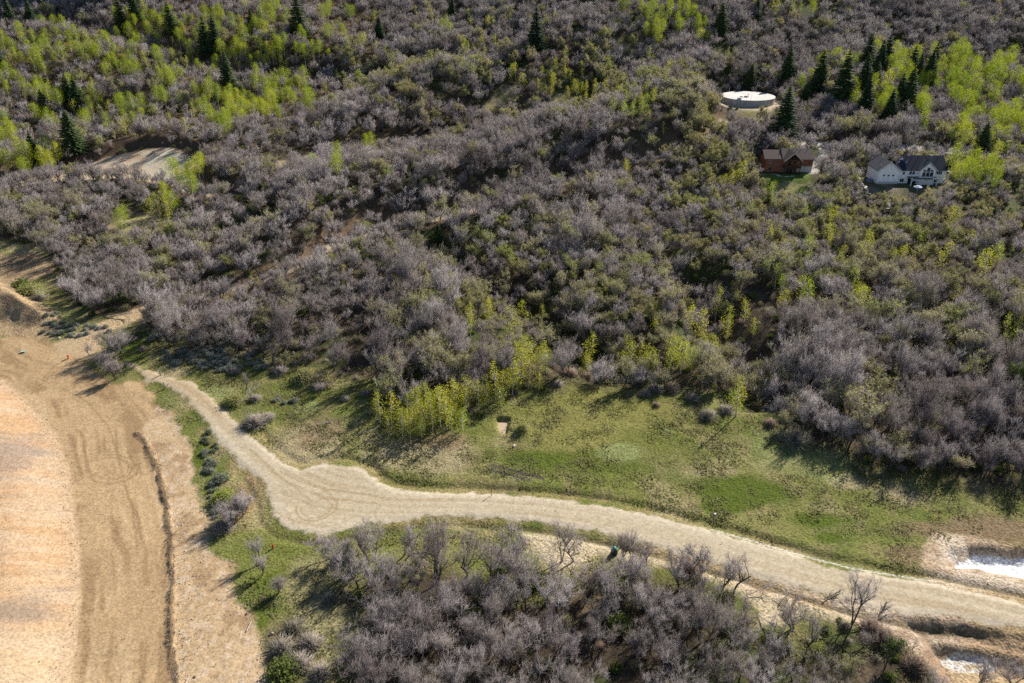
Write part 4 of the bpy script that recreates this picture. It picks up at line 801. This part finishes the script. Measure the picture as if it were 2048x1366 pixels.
scatter('sagebrush', [[SG[4]], [SG[4]]], np.stack([x_, y_, HF(x_, y_)], 1), RNG.uniform(.4, 1.0, len(x_)), "grey-green sagebrush clumps covering the bank beside the left wood", 'sagebrush')

# ------------------------------------------------------------------ built things
class MB:
    """collects boxes, prisms and polygons into one mesh"""
    def __init__(s): s.v = []; s.f = []
    def quad(s, *p): n = len(s.v); s.v += [tuple(q) for q in p]; s.f.append(tuple(range(n, n + len(p)))); return s
    def box(s, x0, x1, y0, y1, z0, z1):
        n = len(s.v); s.v += [(x, y, z) for z in (z0, z1) for y in (y0, y1) for x in (x0, x1)]
        s.f += [tuple(n + i for i in q) for q in ((0, 2, 3, 1), (4, 5, 7, 6), (0, 1, 5, 4), (2, 6, 7, 3), (0, 4, 6, 2), (1, 3, 7, 5))]; return s
    def prism(s, poly, a, axis='y', L=1.0, off=0.0):
        """extrude an (u, z) outline along y (gable) or x from off to off+L"""
        n = len(s.v); k = len(poly)
        for t in (off, off + L): s.v += [((u, t, z) if axis == 'y' else (t, u, z)) for u, z in poly]
        s.f += [tuple(range(n + k - 1, n - 1, -1)), tuple(range(n + k, n + 2 * k))] + [(n + i, n + (i + 1) % k, n + k + (i + 1) % k, n + k + i) for i in range(k)]; return s
    def slab(s, a, b, c, d, t=.18):
        """thick quad, thickness downwards"""
        n = len(s.v); s.v += [tuple(q) for q in (a, b, c, d)] + [(q[0], q[1], q[2] - t) for q in (a, b, c, d)]
        s.f += [tuple(n + i for i in q) for q in ((0, 1, 2, 3), (7, 6, 5, 4), (0, 4, 5, 1), (1, 5, 6, 2), (2, 6, 7, 3), (3, 7, 4, 0))]; return s
    def bar(s, a, b, r, n=6):
        a = np.array([a], float); b = np.array([b], float); V, F = tubes(a, b, [r], [r], n); k = len(s.v); s.v += [tuple(v) for v in V]; s.f += [tuple(int(i) + k for i in f) for f in F]
        s.f.append(tuple(k + n + i for i in range(n))); return s
    def build(s, name, m, parent=None, bev=0.0):
        me = bpy.data.meshes.new(name); me.from_pydata(s.v, [], s.f); me.materials.append(m); me.update()
        bm = bmesh.new(); bm.from_mesh(me); bmesh.ops.recalc_face_normals(bm, faces=bm.faces[:]); bm.to_mesh(me); bm.free()
        return link(name, me, parent)
def lined(name, c1, c2, axis, wl, rough=.7):
    """fine boards or seams: bands across one object axis"""
    m, nt, b = mat(name, rough); tc = N(nt, "ShaderNodeTexCoord"); sx = N(nt, "ShaderNodeSeparateXYZ"); nt.links.new(tc.outputs["Object"], sx.inputs[0])
    k = N(nt, "ShaderNodeMath", operation='MULTIPLY'); nt.links.new(sx.outputs[axis], k.inputs[0]); k.inputs[1].default_value = 1 / wl
    f = N(nt, "ShaderNodeMath", operation='FRACT'); nt.links.new(k.outputs[0], f.inputs[0]); c = ramp(nt, f.outputs[0], [(0, c2), (.08, c2), (.14, c1), (1, c1)])
    n_ = noise(nt, 1.2, 3, tc.outputs["Object"]); v = mixc(nt, c, ramp(nt, n_, [(.3, (.85, .85, .85)), (.7, (1.1, 1.1, 1.1))]), 1.0, 'MULTIPLY'); nt.links.new(v, b.inputs["Base Color"]); return m
WHITE = lined('white board and batten', (.88, .88, .88), (.82, .82, .83), 0, .6); SHINGLE = flat('near-black shingles', (.016, .024, .045), (.026, .034, .06), 4, .8); GREYSH = flat('charcoal shingles', (.075, .078, .085), (.10, .10, .11), 4, .8)
BRSH = flat('brown shingles', (.085, .062, .058), (.12, .09, .08), 5, .85); LOGS = lined('reddish brown log siding', (.27, .10, .06), (.15, .06, .04), 2, .3); TIMBER = flat('dark timber', (.075, .035, .022), (.05, .025, .018), 3)
GLASS, _n, _b = mat('window glass', .08); _b.inputs["Base Color"].default_value = (.02, .03, .04, 1); _b.inputs["Specular IOR Level"].default_value = .6
FRAMEW = flat('white trim', (.74, .75, .76)); FRAMEB = flat('tan window trim', (.34, .24, .17)); CONC = lined('bare concrete', (.50, .49, .46), (.40, .40, .39), 0, 1.2, .9); ROCKM = flat('retaining stones', (.42, .40, .38), (.22, .21, .20), 1.5)
DECKM = flat('grey deck boards', (.20, .20, .21)); DARK = flat('black metal', (.02, .02, .022), rough=.5); STONEM = flat('chimney stone', (.20, .21, .22), (.10, .105, .11), 5)
ROOFC = flat('pale concrete roof', (.56, .555, .54), (.44, .44, .42), .25); TANKW = lined('ribbed tank wall', (.42, .43, .44), (.27, .28, .29), 0, 1.0, .85)
def window(parent, x0, x1, z0, z1, y, fm, mull=1, name='window', out=.06):
    f = MB(); t = .09
    f.box(x0 - t, x1 + t, y - out, y + .02, z0 - t, z0); f.box(x0 - t, x1 + t, y - out, y + .02, z1, z1 + t); f.box(x0 - t, x0, y - out, y + .02, z0, z1); f.box(x1, x1 + t, y - out, y + .02, z0, z1)
    for k in range(1, mull): xm = x0 + (x1 - x0) * k / mull; f.box(xm - .04, xm + .04, y - out + .01, y + .02, z0, z1)
    o = f.build(name, fm, parent); MB().box(x0, x1, y - .02, y + .02, z0, z1).build('pane', GLASS, o); return o
def vents(parent, pts, m):
    for p in pts: MB().bar((p[0], p[1], p[2] - .1), (p[0], p[1], p[2] + .55), .09).build('vent_pipe', m, parent)

# --- white farmhouse-style house; local x right, y away, z up, walls stand on z = 0
hx, hy = WHT; wh = empty('white_house', (hx, hy, ZW - .05)); wh.scale = (.96, .92, .88); tag(wh, "large white board house with near-black roofs at the right of the hillside", 'house')
# garage wing at the left, gable to the front
wl = MB(); wl.prism([(-11.6, 0), (-4.6, 0), (-4.6, 5.1), (-8.1, 8.0), (-11.6, 5.1)], 0, 'y', 9.5, 0); wl.build('garage_wing_wall', WHITE, wh)
MB().box(-11.65, -4.55, -.08, .0, -.3, .9).build('stone_plinth', CONC, wh)
rf = MB(); rf.slab((-12.05, -.4, 4.95), (-12.05, 9.9, 4.95), (-8.1, 9.9, 8.28), (-8.1, -.4, 8.28)); rf.slab((-8.1, -.4, 8.28), (-8.1, 9.9, 8.28), (-4.1, 9.9, 4.9), (-4.1, -.4, 4.9)); gr_ = rf.build('garage_roof', GREYSH, wh)
tr = MB(); tr.slab((-12.1, -.44, 4.98), (-12.1, -.40, 4.98), (-8.1, -.40, 8.34), (-8.1, -.44, 8.34), .3); tr.slab((-8.1, -.44, 8.34), (-8.1, -.40, 8.34), (-4.05, -.40, 4.93), (-4.05, -.44, 4.93), .3); tr.build('barge_board', FRAMEW, wh)
for x in (-9.7, -8.1, -6.5): window(wh, x - .28, x + .28, 3.0, 3.55, 0, FRAMEW)
# main body, ridge left-right
MB().box(-4.6, 11.3, 1.0, 10.0, -.2, 5.2).build('wall', WHITE, wh)
g = MB(); g.prism([(1.0, 5.2), (10.0, 5.2), (5.5, 8.9)], 0, 'x', 13.3, -2.2 + .1); g.build('gable_wall', WHITE, wh)
rf = MB(); rf.slab((-2.2, .4, 5.05), (11.8, .4, 5.05), (11.8, 5.5, 9.35), (-2.2, 5.5, 9.35)); rf.slab((-2.2, 5.5, 9.35), (11.8, 5.5, 9.35), (11.8, 10.6, 5.05), (-2.2, 10.6, 5.05)); mr = rf.build('main_roof', SHINGLE, wh)
rf = MB(); rf.slab((-5.2, .5, 5.0), (-2.2, .5, 5.0), (-2.2, 4.2, 7.9), (-5.2, 4.2, 7.9)); rf.slab((-5.2, 4.2, 7.9), (-2.2, 4.2, 7.9), (-2.2, 8.5, 5.0), (-5.2, 8.5, 5.0)); rf.build('link_roof', SHINGLE, wh)
MB().prism([(1.6, 5.0), (7.4, 5.0), (5.5, 8.7), (4.6, 8.4)], 0, 'x', .12, -2.34).build('gable_cheek', FRAMEW, wh)
# front gable with the tall windows
g = MB(); g.prism([(2.0, 0), (7.2, 0), (7.2, 5.5), (4.6, 8.0), (2.0, 5.5)], 0, 'y', 2.2, -.9); g.build('front_gable_wall', WHITE, wh)
rf = MB(); rf.slab((1.55, -1.3, 5.3), (1.55, 2.2, 5.3), (4.6, 4.6, 8.35), (4.6, -1.3, 8.35)); rf.slab((4.6, -1.3, 8.35), (4.6, 4.6, 8.35), (7.65, 2.2, 5.3), (7.65, -1.3, 5.3)); rf.build('front_gable_roof', GREYSH, wh)
tr = MB(); tr.slab((1.5, -1.34, 5.33), (1.5, -1.3, 5.33), (4.6, -1.3, 8.42), (4.6, -1.34, 8.42), .28); tr.slab((4.6, -1.34, 8.42), (4.6, -1.3, 8.42), (7.7, -1.3, 5.33), (7.7, -1.34, 5.33), .28); tr.build('barge_board', FRAMEW, wh)
for x0, x1 in ((2.75, 3.85), (4.05, 5.15), (5.35, 6.45)): window(wh, x0, x1, 3.1, 4.7, -.9, FRAMEW)
for x0, x1, z1 in ((2.95, 3.85, 5.6), (4.1, 5.1, 6.4), (5.35, 6.25, 5.6)): window(wh, x0, x1, 4.95, z1, -.9, FRAMEW)
window(wh, -3.0, -2.3, 3.4, 4.4, 1.0, FRAMEW)
for x0, x1 in ((-.7, .05), (.3, 1.05)): window(wh, x0, x1, 3.4, 4.5, 1.0, FRAMEW)
window(wh, 7.6, 8.4, 3.4, 4.6, 1.0, FRAMEW); window(wh, 8.6, 10.3, 3.4, 4.6, 1.0, FRAMEW, 3)
window(wh, 8.0, 9.6, .5, 1.8, 1.0, FRAMEW, 2); window(wh, -3.4, -2.2, .5, 1.8, 1.0, FRAMEW, 2)
MB().box(5.9, 7.1, 3.0, 4.1, 5.5, 10.0).build('chimney', STONEM, wh)
dk = MB().box(-1.3, 7.9, -2.6, 1.0, 2.45, 2.7).build('deck', DECKM, wh)
rl = MB(); rl.box(-1.3, 7.9, -2.6, -2.55, 3.6, 3.68); rl.box(-1.3, -1.25, -2.6, 1.0, 3.6, 3.68)
for k in range(24): x = -1.28 + k * .4; rl.box(x - .015, x + .015, -2.6, -2.57, 2.7, 3.6)
rl.build('railing', DARK, dk)
for x in (-1.0, 2.3, 5.2, 7.6): MB().box(x - .15, x + .15, -2.5, -2.2, -.4, 2.45).build('post', FRAMEW, wh)
MB().box(-1.2, 3.0, -2.7, -2.62, 2.15, 2.45).build('beam', FRAMEW, wh)
MB().box(-.8, 2.0, .9, .99, .0, 2.1).build('basement_door', GLASS, wh)
pr = MB(); pr.slab((11.5, 2.2, 4.6), (13.9, 2.2, 4.0), (13.9, 7.0, 4.0), (11.5, 7.0, 4.6), .2); pr.build('porch_roof', FRAMEW, wh)
for y in (2.5, 4.6, 6.7): MB().box(13.4, 13.65, y - .12, y + .12, -.2, 4.05).build('porch_post', FRAMEW, wh)
vents(wh, [(-8.4, 6.5, 8.1), (-6.5, 3.5, 7.0), (-10.4, 2.2, 6.4), (-.5, 5.4, 9.3), (1.2, 5.4, 9.3), (3.4, 5.4, 9.3), (10.2, 5.4, 9.3), (-1.5, 3.0, 7.3), (5.4, 1.2, 7.6), (-4.0, 3.2, 7.2)], FRAMEW)

# --- brown log house
hx, hy = BRN; bh = empty('log_house', (hx, hy, ZB - .05), -.025); bh.scale = (.91, .91, .9); tag(bh, "brown log house with timber-trussed porch gable above a shaded lawn", 'house')
MB().box(-8.2, -1.9, 1.5, 9.0, -.3, 5.2).build('left_wall', LOGS, bh); MB().box(-1.9, 8.9, 1.2, 9.6, 2.3, 5.2).build('right_wall', LOGS, bh)
MB().box(-1.9, 8.85, 1.28, 9.5, -2.2, 2.3).build('foundation', CONC, bh)
rf = MB(); rf.slab((-9.0, .8, 5.05), (-2.4, .8, 5.05), (-2.4, 5.2, 7.5), (-9.0, 5.2, 7.5)); rf.slab((-9.0, 5.2, 7.5), (-2.4, 5.2, 7.5), (-2.4, 9.8, 5.05), (-9.0, 9.8, 5.05)); rf.build('left_roof', BRSH, bh)
rf = MB(); rf.slab((-2.4, .5, 5.0), (9.3, .5, 5.0), (9.3, 5.4, 7.95), (-2.4, 5.4, 7.95)); rf.slab((-2.4, 5.4, 7.95), (9.3, 5.4, 7.95), (9.3, 10.3, 5.0), (-2.4, 10.3, 5.0)); rf.build('roof', BRSH, bh)
g = MB(); g.prism([(1.3, 5.0), (9.5, 5.0), (5.4, 7.8)], 0, 'x', 10.7, -1.95); g.build('gable_wall', LOGS, bh)
rf = MB(); rf.slab((-2.6, -2.2, 4.95), (-2.6, 2.6, 4.95), (.75, 4.8, 7.95), (.75, -2.2, 7.95)); rf.slab((.75, -2.2, 7.95), (.75, 4.8, 7.95), (4.1, 2.6, 4.95), (4.1, -2.2, 4.95)); rf.build('porch_roof', BRSH, bh)
tn = flat('pale rake trim', (.58, .43, .35)); tr = MB(); tr.slab((-2.66, -2.3, 5.0), (-2.66, -2.14, 5.0), (.75, -2.14, 8.05), (.75, -2.3, 8.05), .42); tr.slab((.75, -2.3, 8.05), (.75, -2.14, 8.05), (4.16, -2.14, 5.0), (4.16, -2.3, 5.0), .42); tr.build('barge_board', tn, bh)
ts = MB(); ts.bar((-2.3, -2.0, 5.0), (3.8, -2.0, 5.0), .13); ts.bar((.75, -2.0, 5.0), (.75, -2.0, 7.7), .1); ts.bar((.75, -2.0, 5.2), (-.7, -2.0, 6.4), .09); ts.bar((.75, -2.0, 5.2), (2.2, -2.0, 6.4), .09); ts.build('truss', TIMBER, bh)
MB().box(-2.2, 3.7, -2.0, 1.2, 2.25, 2.5).build('deck', TIMBER, bh)
rl = MB(); rl.box(-2.2, 3.7, -2.05, -2.0, 2.5, 3.35); rl.build('railing', TIMBER, bh)
for x in (-2.1, 3.5): MB().bar((x, -1.9, -.3), (x, -1.9, 5.0), .17, 8).build('post', TIMBER, bh)
for x0, x1 in ((-1.5, -.7), (1.9, 2.7)): window(bh, x0, x1, 3.2, 4.3, 1.18, FRAMEB); window(bh, x0, x1, .6, 1.8, 1.2, FRAMEB)
MB().box(-.3, .5, 1.1, 1.2, .0, 2.0).build('door', GLASS, bh); MB().box(.8, 1.6, 1.1, 1.2, .0, 2.0).build('door', GLASS, bh); MB().box(-.1, .8, 1.1, 1.2, 2.5, 4.5).build('door', TIMBER, bh)
MB().box(-1.9, 3.4, 1.22, 1.27, -.2, 2.3).build('basement_wall', LOGS, bh)
for x in (4.9, 7.6): window(bh, x - .45, x + .45, 3.3, 4.2, 1.2, FRAMEB, 2)
window(bh, -4.4, -3.6, 3.3, 4.2, 1.5, FRAMEB, 2); window(bh, -6.9, -6.4, 3.3, 4.3, 1.5, FRAMEW); window(bh, -6.9, -6.0, .7, 1.8, 1.5, FRAMEB)
vents(bh, [(-1.6, 5.3, 7.9), (1.1, 5.3, 7.9), (2.3, 5.3, 7.9), (3.9, 5.3, 7.9), (5.3, 5.3, 7.9), (7.8, 5.3, 7.9), (2.9, 3.2, 6.7)], FRAMEW)

# --- round water tank
tk = empty('water_tank', (TANKC[0], TANKC[1], ZT - .25)); tag(tk, "low round concrete water tank with a pale flat top on the hill", 'water tank')
n_ = 72; V = []; F = []
def ring(r, z): return [(r * math.cos(2 * math.pi * i / n_), r * math.sin(2 * math.pi * i / n_), z) for i in range(n_)]
def strip(rs, m, name, parent, cap=False):
    V = []; F = []
    for r, z in rs: V += ring(r, z)
    for k in range(len(rs) - 1): F += [(k * n_ + i, k * n_ + (i + 1) % n_, (k + 1) * n_ + (i + 1) % n_, (k + 1) * n_ + i) for i in range(n_)]
    if cap: F.append(tuple((len(rs) - 1) * n_ + i for i in range(n_)))
    q = MB(); q.v = V; q.f = F; return q.build(name, m, parent)
m_, nt_m, b_m = mat('tank wall concrete', .85); tc = N(nt_m, "ShaderNodeTexCoord"); g_ = N(nt_m, "ShaderNodeSeparateXYZ"); nt_m.links.new(tc.outputs["Object"], g_.inputs[0]); at_ = N(nt_m, "ShaderNodeMath", operation='ARCTAN2'); nt_m.links.new(g_.outputs[1], at_.inputs[0]); nt_m.links.new(g_.outputs[0], at_.inputs[1])
mu = N(nt_m, "ShaderNodeMath", operation='MULTIPLY'); nt_m.links.new(at_.outputs[0], mu.inputs[0]); mu.inputs[1].default_value = 11; cx_ = N(nt_m, "ShaderNodeCombineXYZ"); nt_m.links.new(mu.outputs[0], cx_.inputs[0]); mz = N(nt_m, "ShaderNodeMath", operation='MULTIPLY'); nt_m.links.new(g_.outputs[2], mz.inputs[0]); mz.inputs[1].default_value = .15; nt_m.links.new(mz.outputs[0], cx_.inputs[2])
nt_m.links.new(ramp(nt_m, noise(nt_m, 2.2, 3, cx_.outputs[0]), [(.35, (.30, .30, .31)), (.65, (.50, .49, .47))]), b_m.inputs["Base Color"])
strip([(TANKR, -.6), (TANKR, 2.45)], m_, 'wall', tk); strip([(TANKR, 2.45), (TANKR + .14, 2.45), (TANKR + .14, 2.7), (TANKR * .5, 2.78), (.2, 2.8)], ROOFC, 'roof', tk, True)
h1 = MB().box(-6.3, -5.0, -8.6, -7.3, 2.55, 3.35).build('access_hatch', flat('galvanised metal', (.45, .48, .52), rough=.45), tk)
for x in (-2.6, -1.9): MB().box(x, x + .5, -4.1, -3.5, 2.75, 3.25).build('vent_hood', DARK, tk)
MB().box(-4.1, -3.0, -3.4, -2.7, 2.75, 3.0).build('hatch_lid', flat('grey hatch', (.20, .20, .19)), tk)
MB().bar((-.9, -4.6, 2.75), (-.6, -2.0, 3.1), .08).bar((-.6, -2.0, 2.75), (-.3, -1.2, 3.7), .08).build('roof_pipe', DARK, tk)
MB().bar((-5.4, 9.9, 2.7), (-5.4, 9.9, 4.4), .06).build('marker_pole', FRAMEW, tk); MB().bar((-3.3, -10.2, 2.0), (-3.3, -10.2, 5.0), .03).bar((-1.7, -10.4, 2.0), (-1.7, -10.4, 4.8), .03).build('ladder_rail', DARK, tk)

# --- stone terraces, steps, small things round the houses
def rockline(name, pts, step, smin, smax, label, cat, m=ROCKM, seed=1):
    rng = np.random.default_rng(seed); b = Buf(); g0 = G(*pts[0]); q = [G(*p) for p in pts]
    for a, c in zip(q[:-1], q[1:]):
        L = (c - a).length
        for j in range(int(L / step) + 1):
            p = a + (c - a) * (j * step / L) - g0; V, F = HULLS[rng.integers(10)]; s = rng.uniform(smin, smax); b.add((V * s + np.array([p.x + rng.normal() * .15, p.y + rng.normal() * .15, H(p.x + g0.x, p.y + g0.y) - g0.z + s * .25]), F))
    o = link(name, b.mesh(name, [m])); o.location = g0; tag(o, label, cat); return o
rockline('boulder_wall', [(1724, 384), (1745, 392), (1770, 394), (1795, 396)], .6, .3, .6, "low dark boulder wall in the shade before the white house", 'stone wall', seed=2)
rockline('boulder_wall', [(1722, 336), (1714, 350), (1720, 366), (1732, 380)], .55, .35, .75, "curved pale boulder wall at the left end of the white house", 'stone wall', flat('pale boulders', (.62, .59, .55), (.40, .37, .34), 1.5), 3)
rockline('boulder_wall', [(1552, 350), (1560, 353), (1575, 354), (1590, 352)], .5, .25, .45, "short bluish stone edging before the log house porch", 'stone wall', flat('pale boulders', (.58, .56, .54), (.40, .40, .41), 1.5), 4)
rockline('boulder_pile', [(1632, 297), (1640, 299), (1637, 303)], .5, .3, .7, "heap of pale boulders at the right end of the log house roof", 'boulder pile', flat('pale boulders', (.62, .60, .57), (.40, .37, .34), 1.5), 5)
st_ = empty('stone_steps', G(1776, 418)); tag(st_, "flight of pale stone steps climbing to the white house lawn", 'steps'); a_, b2 = G(1776, 418), G(1779, 400)
for i in range(8):
    t = i / 7; p = a_ + (b2 - a_) * t - a_; MB().box(p.x - .55, p.x + .55, p.y - .16, p.y + .16, p.z - .2, p.z + .2).build('step', FRAMEW if 0 else flat('step stone', (.58, .56, .52)), st_)
def small(name, loc, parts, label, cat, rz=0, s=1.0):
    """a small thing: parts = [(part name, MB, material)]"""
    e = empty(name, loc, rz, s); tag(e, label, cat)
    for pn, mb, m in parts: mb.build(pn, m, e)
    return e
def lathe(prof, n=14):
    q = MB(); 
    for r, z in prof: q.v += [(r * math.cos(2 * math.pi * i / n), r * math.sin(2 * math.pi * i / n), z) for i in range(n)]
    for k in range(len(prof) - 1): q.f += [(k * n + i, k * n + (i + 1) % n, (k + 1) * n + (i + 1) % n, (k + 1) * n + i) for i in range(n)]
    q.f += [tuple(range(n - 1, -1, -1)), tuple((len(prof) - 1) * n + i for i in range(n))]; return q
WP = flat('white paint', (.75, .76, .77)); GREENP = flat('green plastic', (.06, .30, .20), rough=.5); ORNG = flat('orange red paint', (.70, .10, .03), rough=.5); REDP = flat('red paint', (.62, .03, .03), rough=.5); BLUEP = flat('blue cover', (.03, .16, .42), rough=.5); TEAL = flat('teal sheet', (.05, .38, .38), rough=.6)
small('utility_tank', G(1652, 336), [('body', lathe([(.1, 0), (.5, 0), (.55, .5), (.5, 1.1), (.25, 1.3)]), WP), ('lid', lathe([(.25, 1.3), (.25, 1.42), (.1, 1.45)]), DARK)], "upright white tank standing on the verge below the drive", 'utility tank')
small('hot_tub', G(1738, 364), [('basin', lathe([(.9, 0), (1.1, .1), (1.1, .8)]), DECKM), ('cover', lathe([(1.12, .8), (1.12, .95), (.2, 1.0)]), BLUEP)], "round blue-covered tub between boulders and the white house", 'tub')
small('patio_umbrella', G(1833, 386), [('canopy', lathe([(1.35, 1.9), (1.3, 2.0), (.6, 2.35), (.1, 2.5)], 8), flat('blue and white canvas', (.25, .35, .55), (.6, .65, .7), 2)), ('pole', MB().bar((0, 0, 0), (0, 0, 2.4), .04), WP)], "small open umbrella on the patio before the white house", 'umbrella')
hyd = small('fire_hydrant', G(137, 717), [('barrel', lathe([(.2, 0), (.2, .08), (.13, .1), (.13, .62), (.17, .64), (.15, .74), (.05, .84)]), ORNG), ('nozzle', MB().bar((-.25, 0, .5), (.25, 0, .5), .07), ORNG)], "orange fire hydrant beside the side track entrance", 'hydrant', s=1.15)
small('utility_box', G(46, 705), [('base', MB().box(-.5, .5, -.35, .35, 0, .35), GREENP), ('lid', MB().box(-.55, .55, -.4, .4, .352, .45), flat('pale green lid', (.30, .52, .42)))], "small green utility box lying on the graded dirt", 'utility box', .4, .75)
small('marker_stake', G(41, 702), [('stake', MB().bar((0, 0, -.1), (.1, .2, 1.5), .03, 4), flat('raw lath', (.5, .42, .28)))], "thin leaning lath stake by the green utility box", 'stake')
small('marker_post', G(546, 1097), [('post', MB().box(-.12, .12, -.08, .08, -.1, .75), REDP), ('cap', MB().box(-.14, .14, -.1, .1, .752, .85), REDP)], "short red marker in the grass below the turning circle", 'marker', .3)
TM = flat('weathered post timber', (.17, .13, .10))
small('road_sign', G(983, 991), [('post', MB().bar((0, 0, -.1), (.05, 0, 1.7), .055), TM), ('panel', MB().box(-.04, .3, -.02, .02, 1.15, 1.68), TM)], "thin dark sign post on the upper edge of the gravel road", 'sign', 1.2)
small('gate_post', G(330, 777), [('post', MB().bar((0, 0, -.1), (0, 0, 1.6), .14, 8), flat('silvery post', (.38, .34, .29))), ('brace', MB().bar((.05, 0, .1), (.9, .3, 1.1), .06), TM)], "silvery wooden gate post with a brace where the road narrows", 'post')
small('gate_post', G(321, 751), [('post', MB().bar((0, 0, -.1), (0, 0, 1.1), .12, 8), TM), ('cap', lathe([(.17, 1.1), (.17, 1.2), (.05, 1.25)]), GREENP)], "short dark gate post on the grass side of the track", 'post')
small('metal_pipe', G(498, 1254), [('pipe', MB().bar((-.1, -.9, .1), (.15, .9, .25), .075, 10), flat('pale metal pipe', (.45, .45, .43), rough=.5))], "pale pipe lying at the rocky dirt edge", 'pipe')
small('covered_pile', G(1228, 1108), [('load', lathe([(.55, 0), (.62, .2), (.55, .7), (.4, 1.1)], 10), flat('dark tarpaulin', (.03, .035, .05))), ('cover_sheet', lathe([(.43, .95), (.42, 1.15), (.3, 1.4), (.1, 1.5)], 10), TEAL)], "dark bundle under a teal sheet among bare trees by the verge", 'bundle')
small('concrete_block', G(1430, 1030), [('block', MB().box(-.17, .17, -.15, .15, -.05, .32), WP)], "small white block with a dark foot in the green meadow", 'block', .5)
for i, (px, py, s, lab) in enumerate([(198, 688, .35, "white stone on the grass left of the wide low oak"), (118, 677, .5, "pale stone at the foot of the dirt mound"), (542, 1269, .45, "tan boulder in the brush right of the dirt edge"), (494, 1228, .35, "pale boulder above the pipe on the dirt edge"),
        (370, 1103, .3, "pale stone on the pinkish dirt"), (1030, 872, .3, "small white stone below the dug water hole"), (1028, 893, .55, "pinkish flat stones below the dug water hole"), (277, 347, .9, "pale boulder on the cleared pad"), (352, 332, .8, "dark boulder at the right of the cleared pad"),
        (310, 305, 1.5, "tall grey rock at the back of the cleared pad"), (78, 1323, .3, "small stone on the orange slope"), (389, 1355, .35, "dark stone near the lower end of the windrow")]):
    V, F = HULLS[i % 10]; b = Buf(); b.add((V * s, F)); o = link('boulder', b.mesh('boulder', [M['stone'] if 'dark' not in lab else M['clod']])); o.location = G(px, py) + Vector((0, 0, s * .2)); tag(o, lab, 'boulder')
# --- fallen and dead trees
def fallen(px, py, rz, L, label, seed, mname='deadwood', tilt=1.42, name='fallen_tree'):
    S = skeleton(np.random.default_rng(seed), L, .7, 1, (6, 5, 0), .1, .7); tb = Buf(); A, B, ra, rb = seg_arr(S[0]); tb.add(tubes(A, B, ra * 1.2, rb * 1.2, 7)); A, B, ra, rb = seg_arr(S[1] + S[2]); cb = Buf(); cb.add(tubes(A, B, ra, rb, 4))
    e = empty(name, G(px, py) + Vector((0, 0, .3))); e.rotation_euler = (tilt, 0, rz); e.scale = (1, .4, 1); tag(e, label, 'fallen tree')
    link('trunk', tb.mesh('trunk', [M[mname]]), e); link('branches', cb.mesh('branches', [M[mname]]), e)
fallen(478, 812, 2.6, 6.5, "uprooted silvery dead tree lying beside the road narrows", 700, tilt=1.15); fallen(1518, 1232, .25, 5, "grey dead log sloping in the grass beside the lower thicket", 701); fallen(1500, 1190, 2.0, 4.5, "dead branchy top lying on the verge above the grey log", 702)
fallen(1745, 1252, 2.3, 6, "dark fallen trunk in the brush pile on the sandy verge", 703, 'bark'); fallen(1705, 1262, 1.9, 5, "dark branchy heap of cut limbs at the thicket's right end", 704, 'bark'); fallen(1725, 1280, 2.5, 5, "dead limb under the brush heap, lowest of the cut wood", 705)
fallen(1650, 1200, 2.2, 3.6, "slim dark log lying across the sandy verge", 706, 'bark'); fallen(1540, 1285, .9, 5, "pale fallen trunk inside the lower thicket's right part", 707); fallen(1820, 1330, 2.4, 4.5, "reddish dead branches at the edge of the lower dirt pit", 708, 'shrub_red')
fallen(640, 850, 2.0, 3, "small weathered log lying in the meadow grass", 709); fallen(985, 1140, .3, 4.5, "grey fallen trunk at the foot of the tall verge oaks", 710); fallen(720, 868, 1.7, 4, "thin log in the shadow of the young aspen grove", 711); fallen(215, 635, 1.75, 7, "pale bare trunk fallen along the side track's bank", 712)
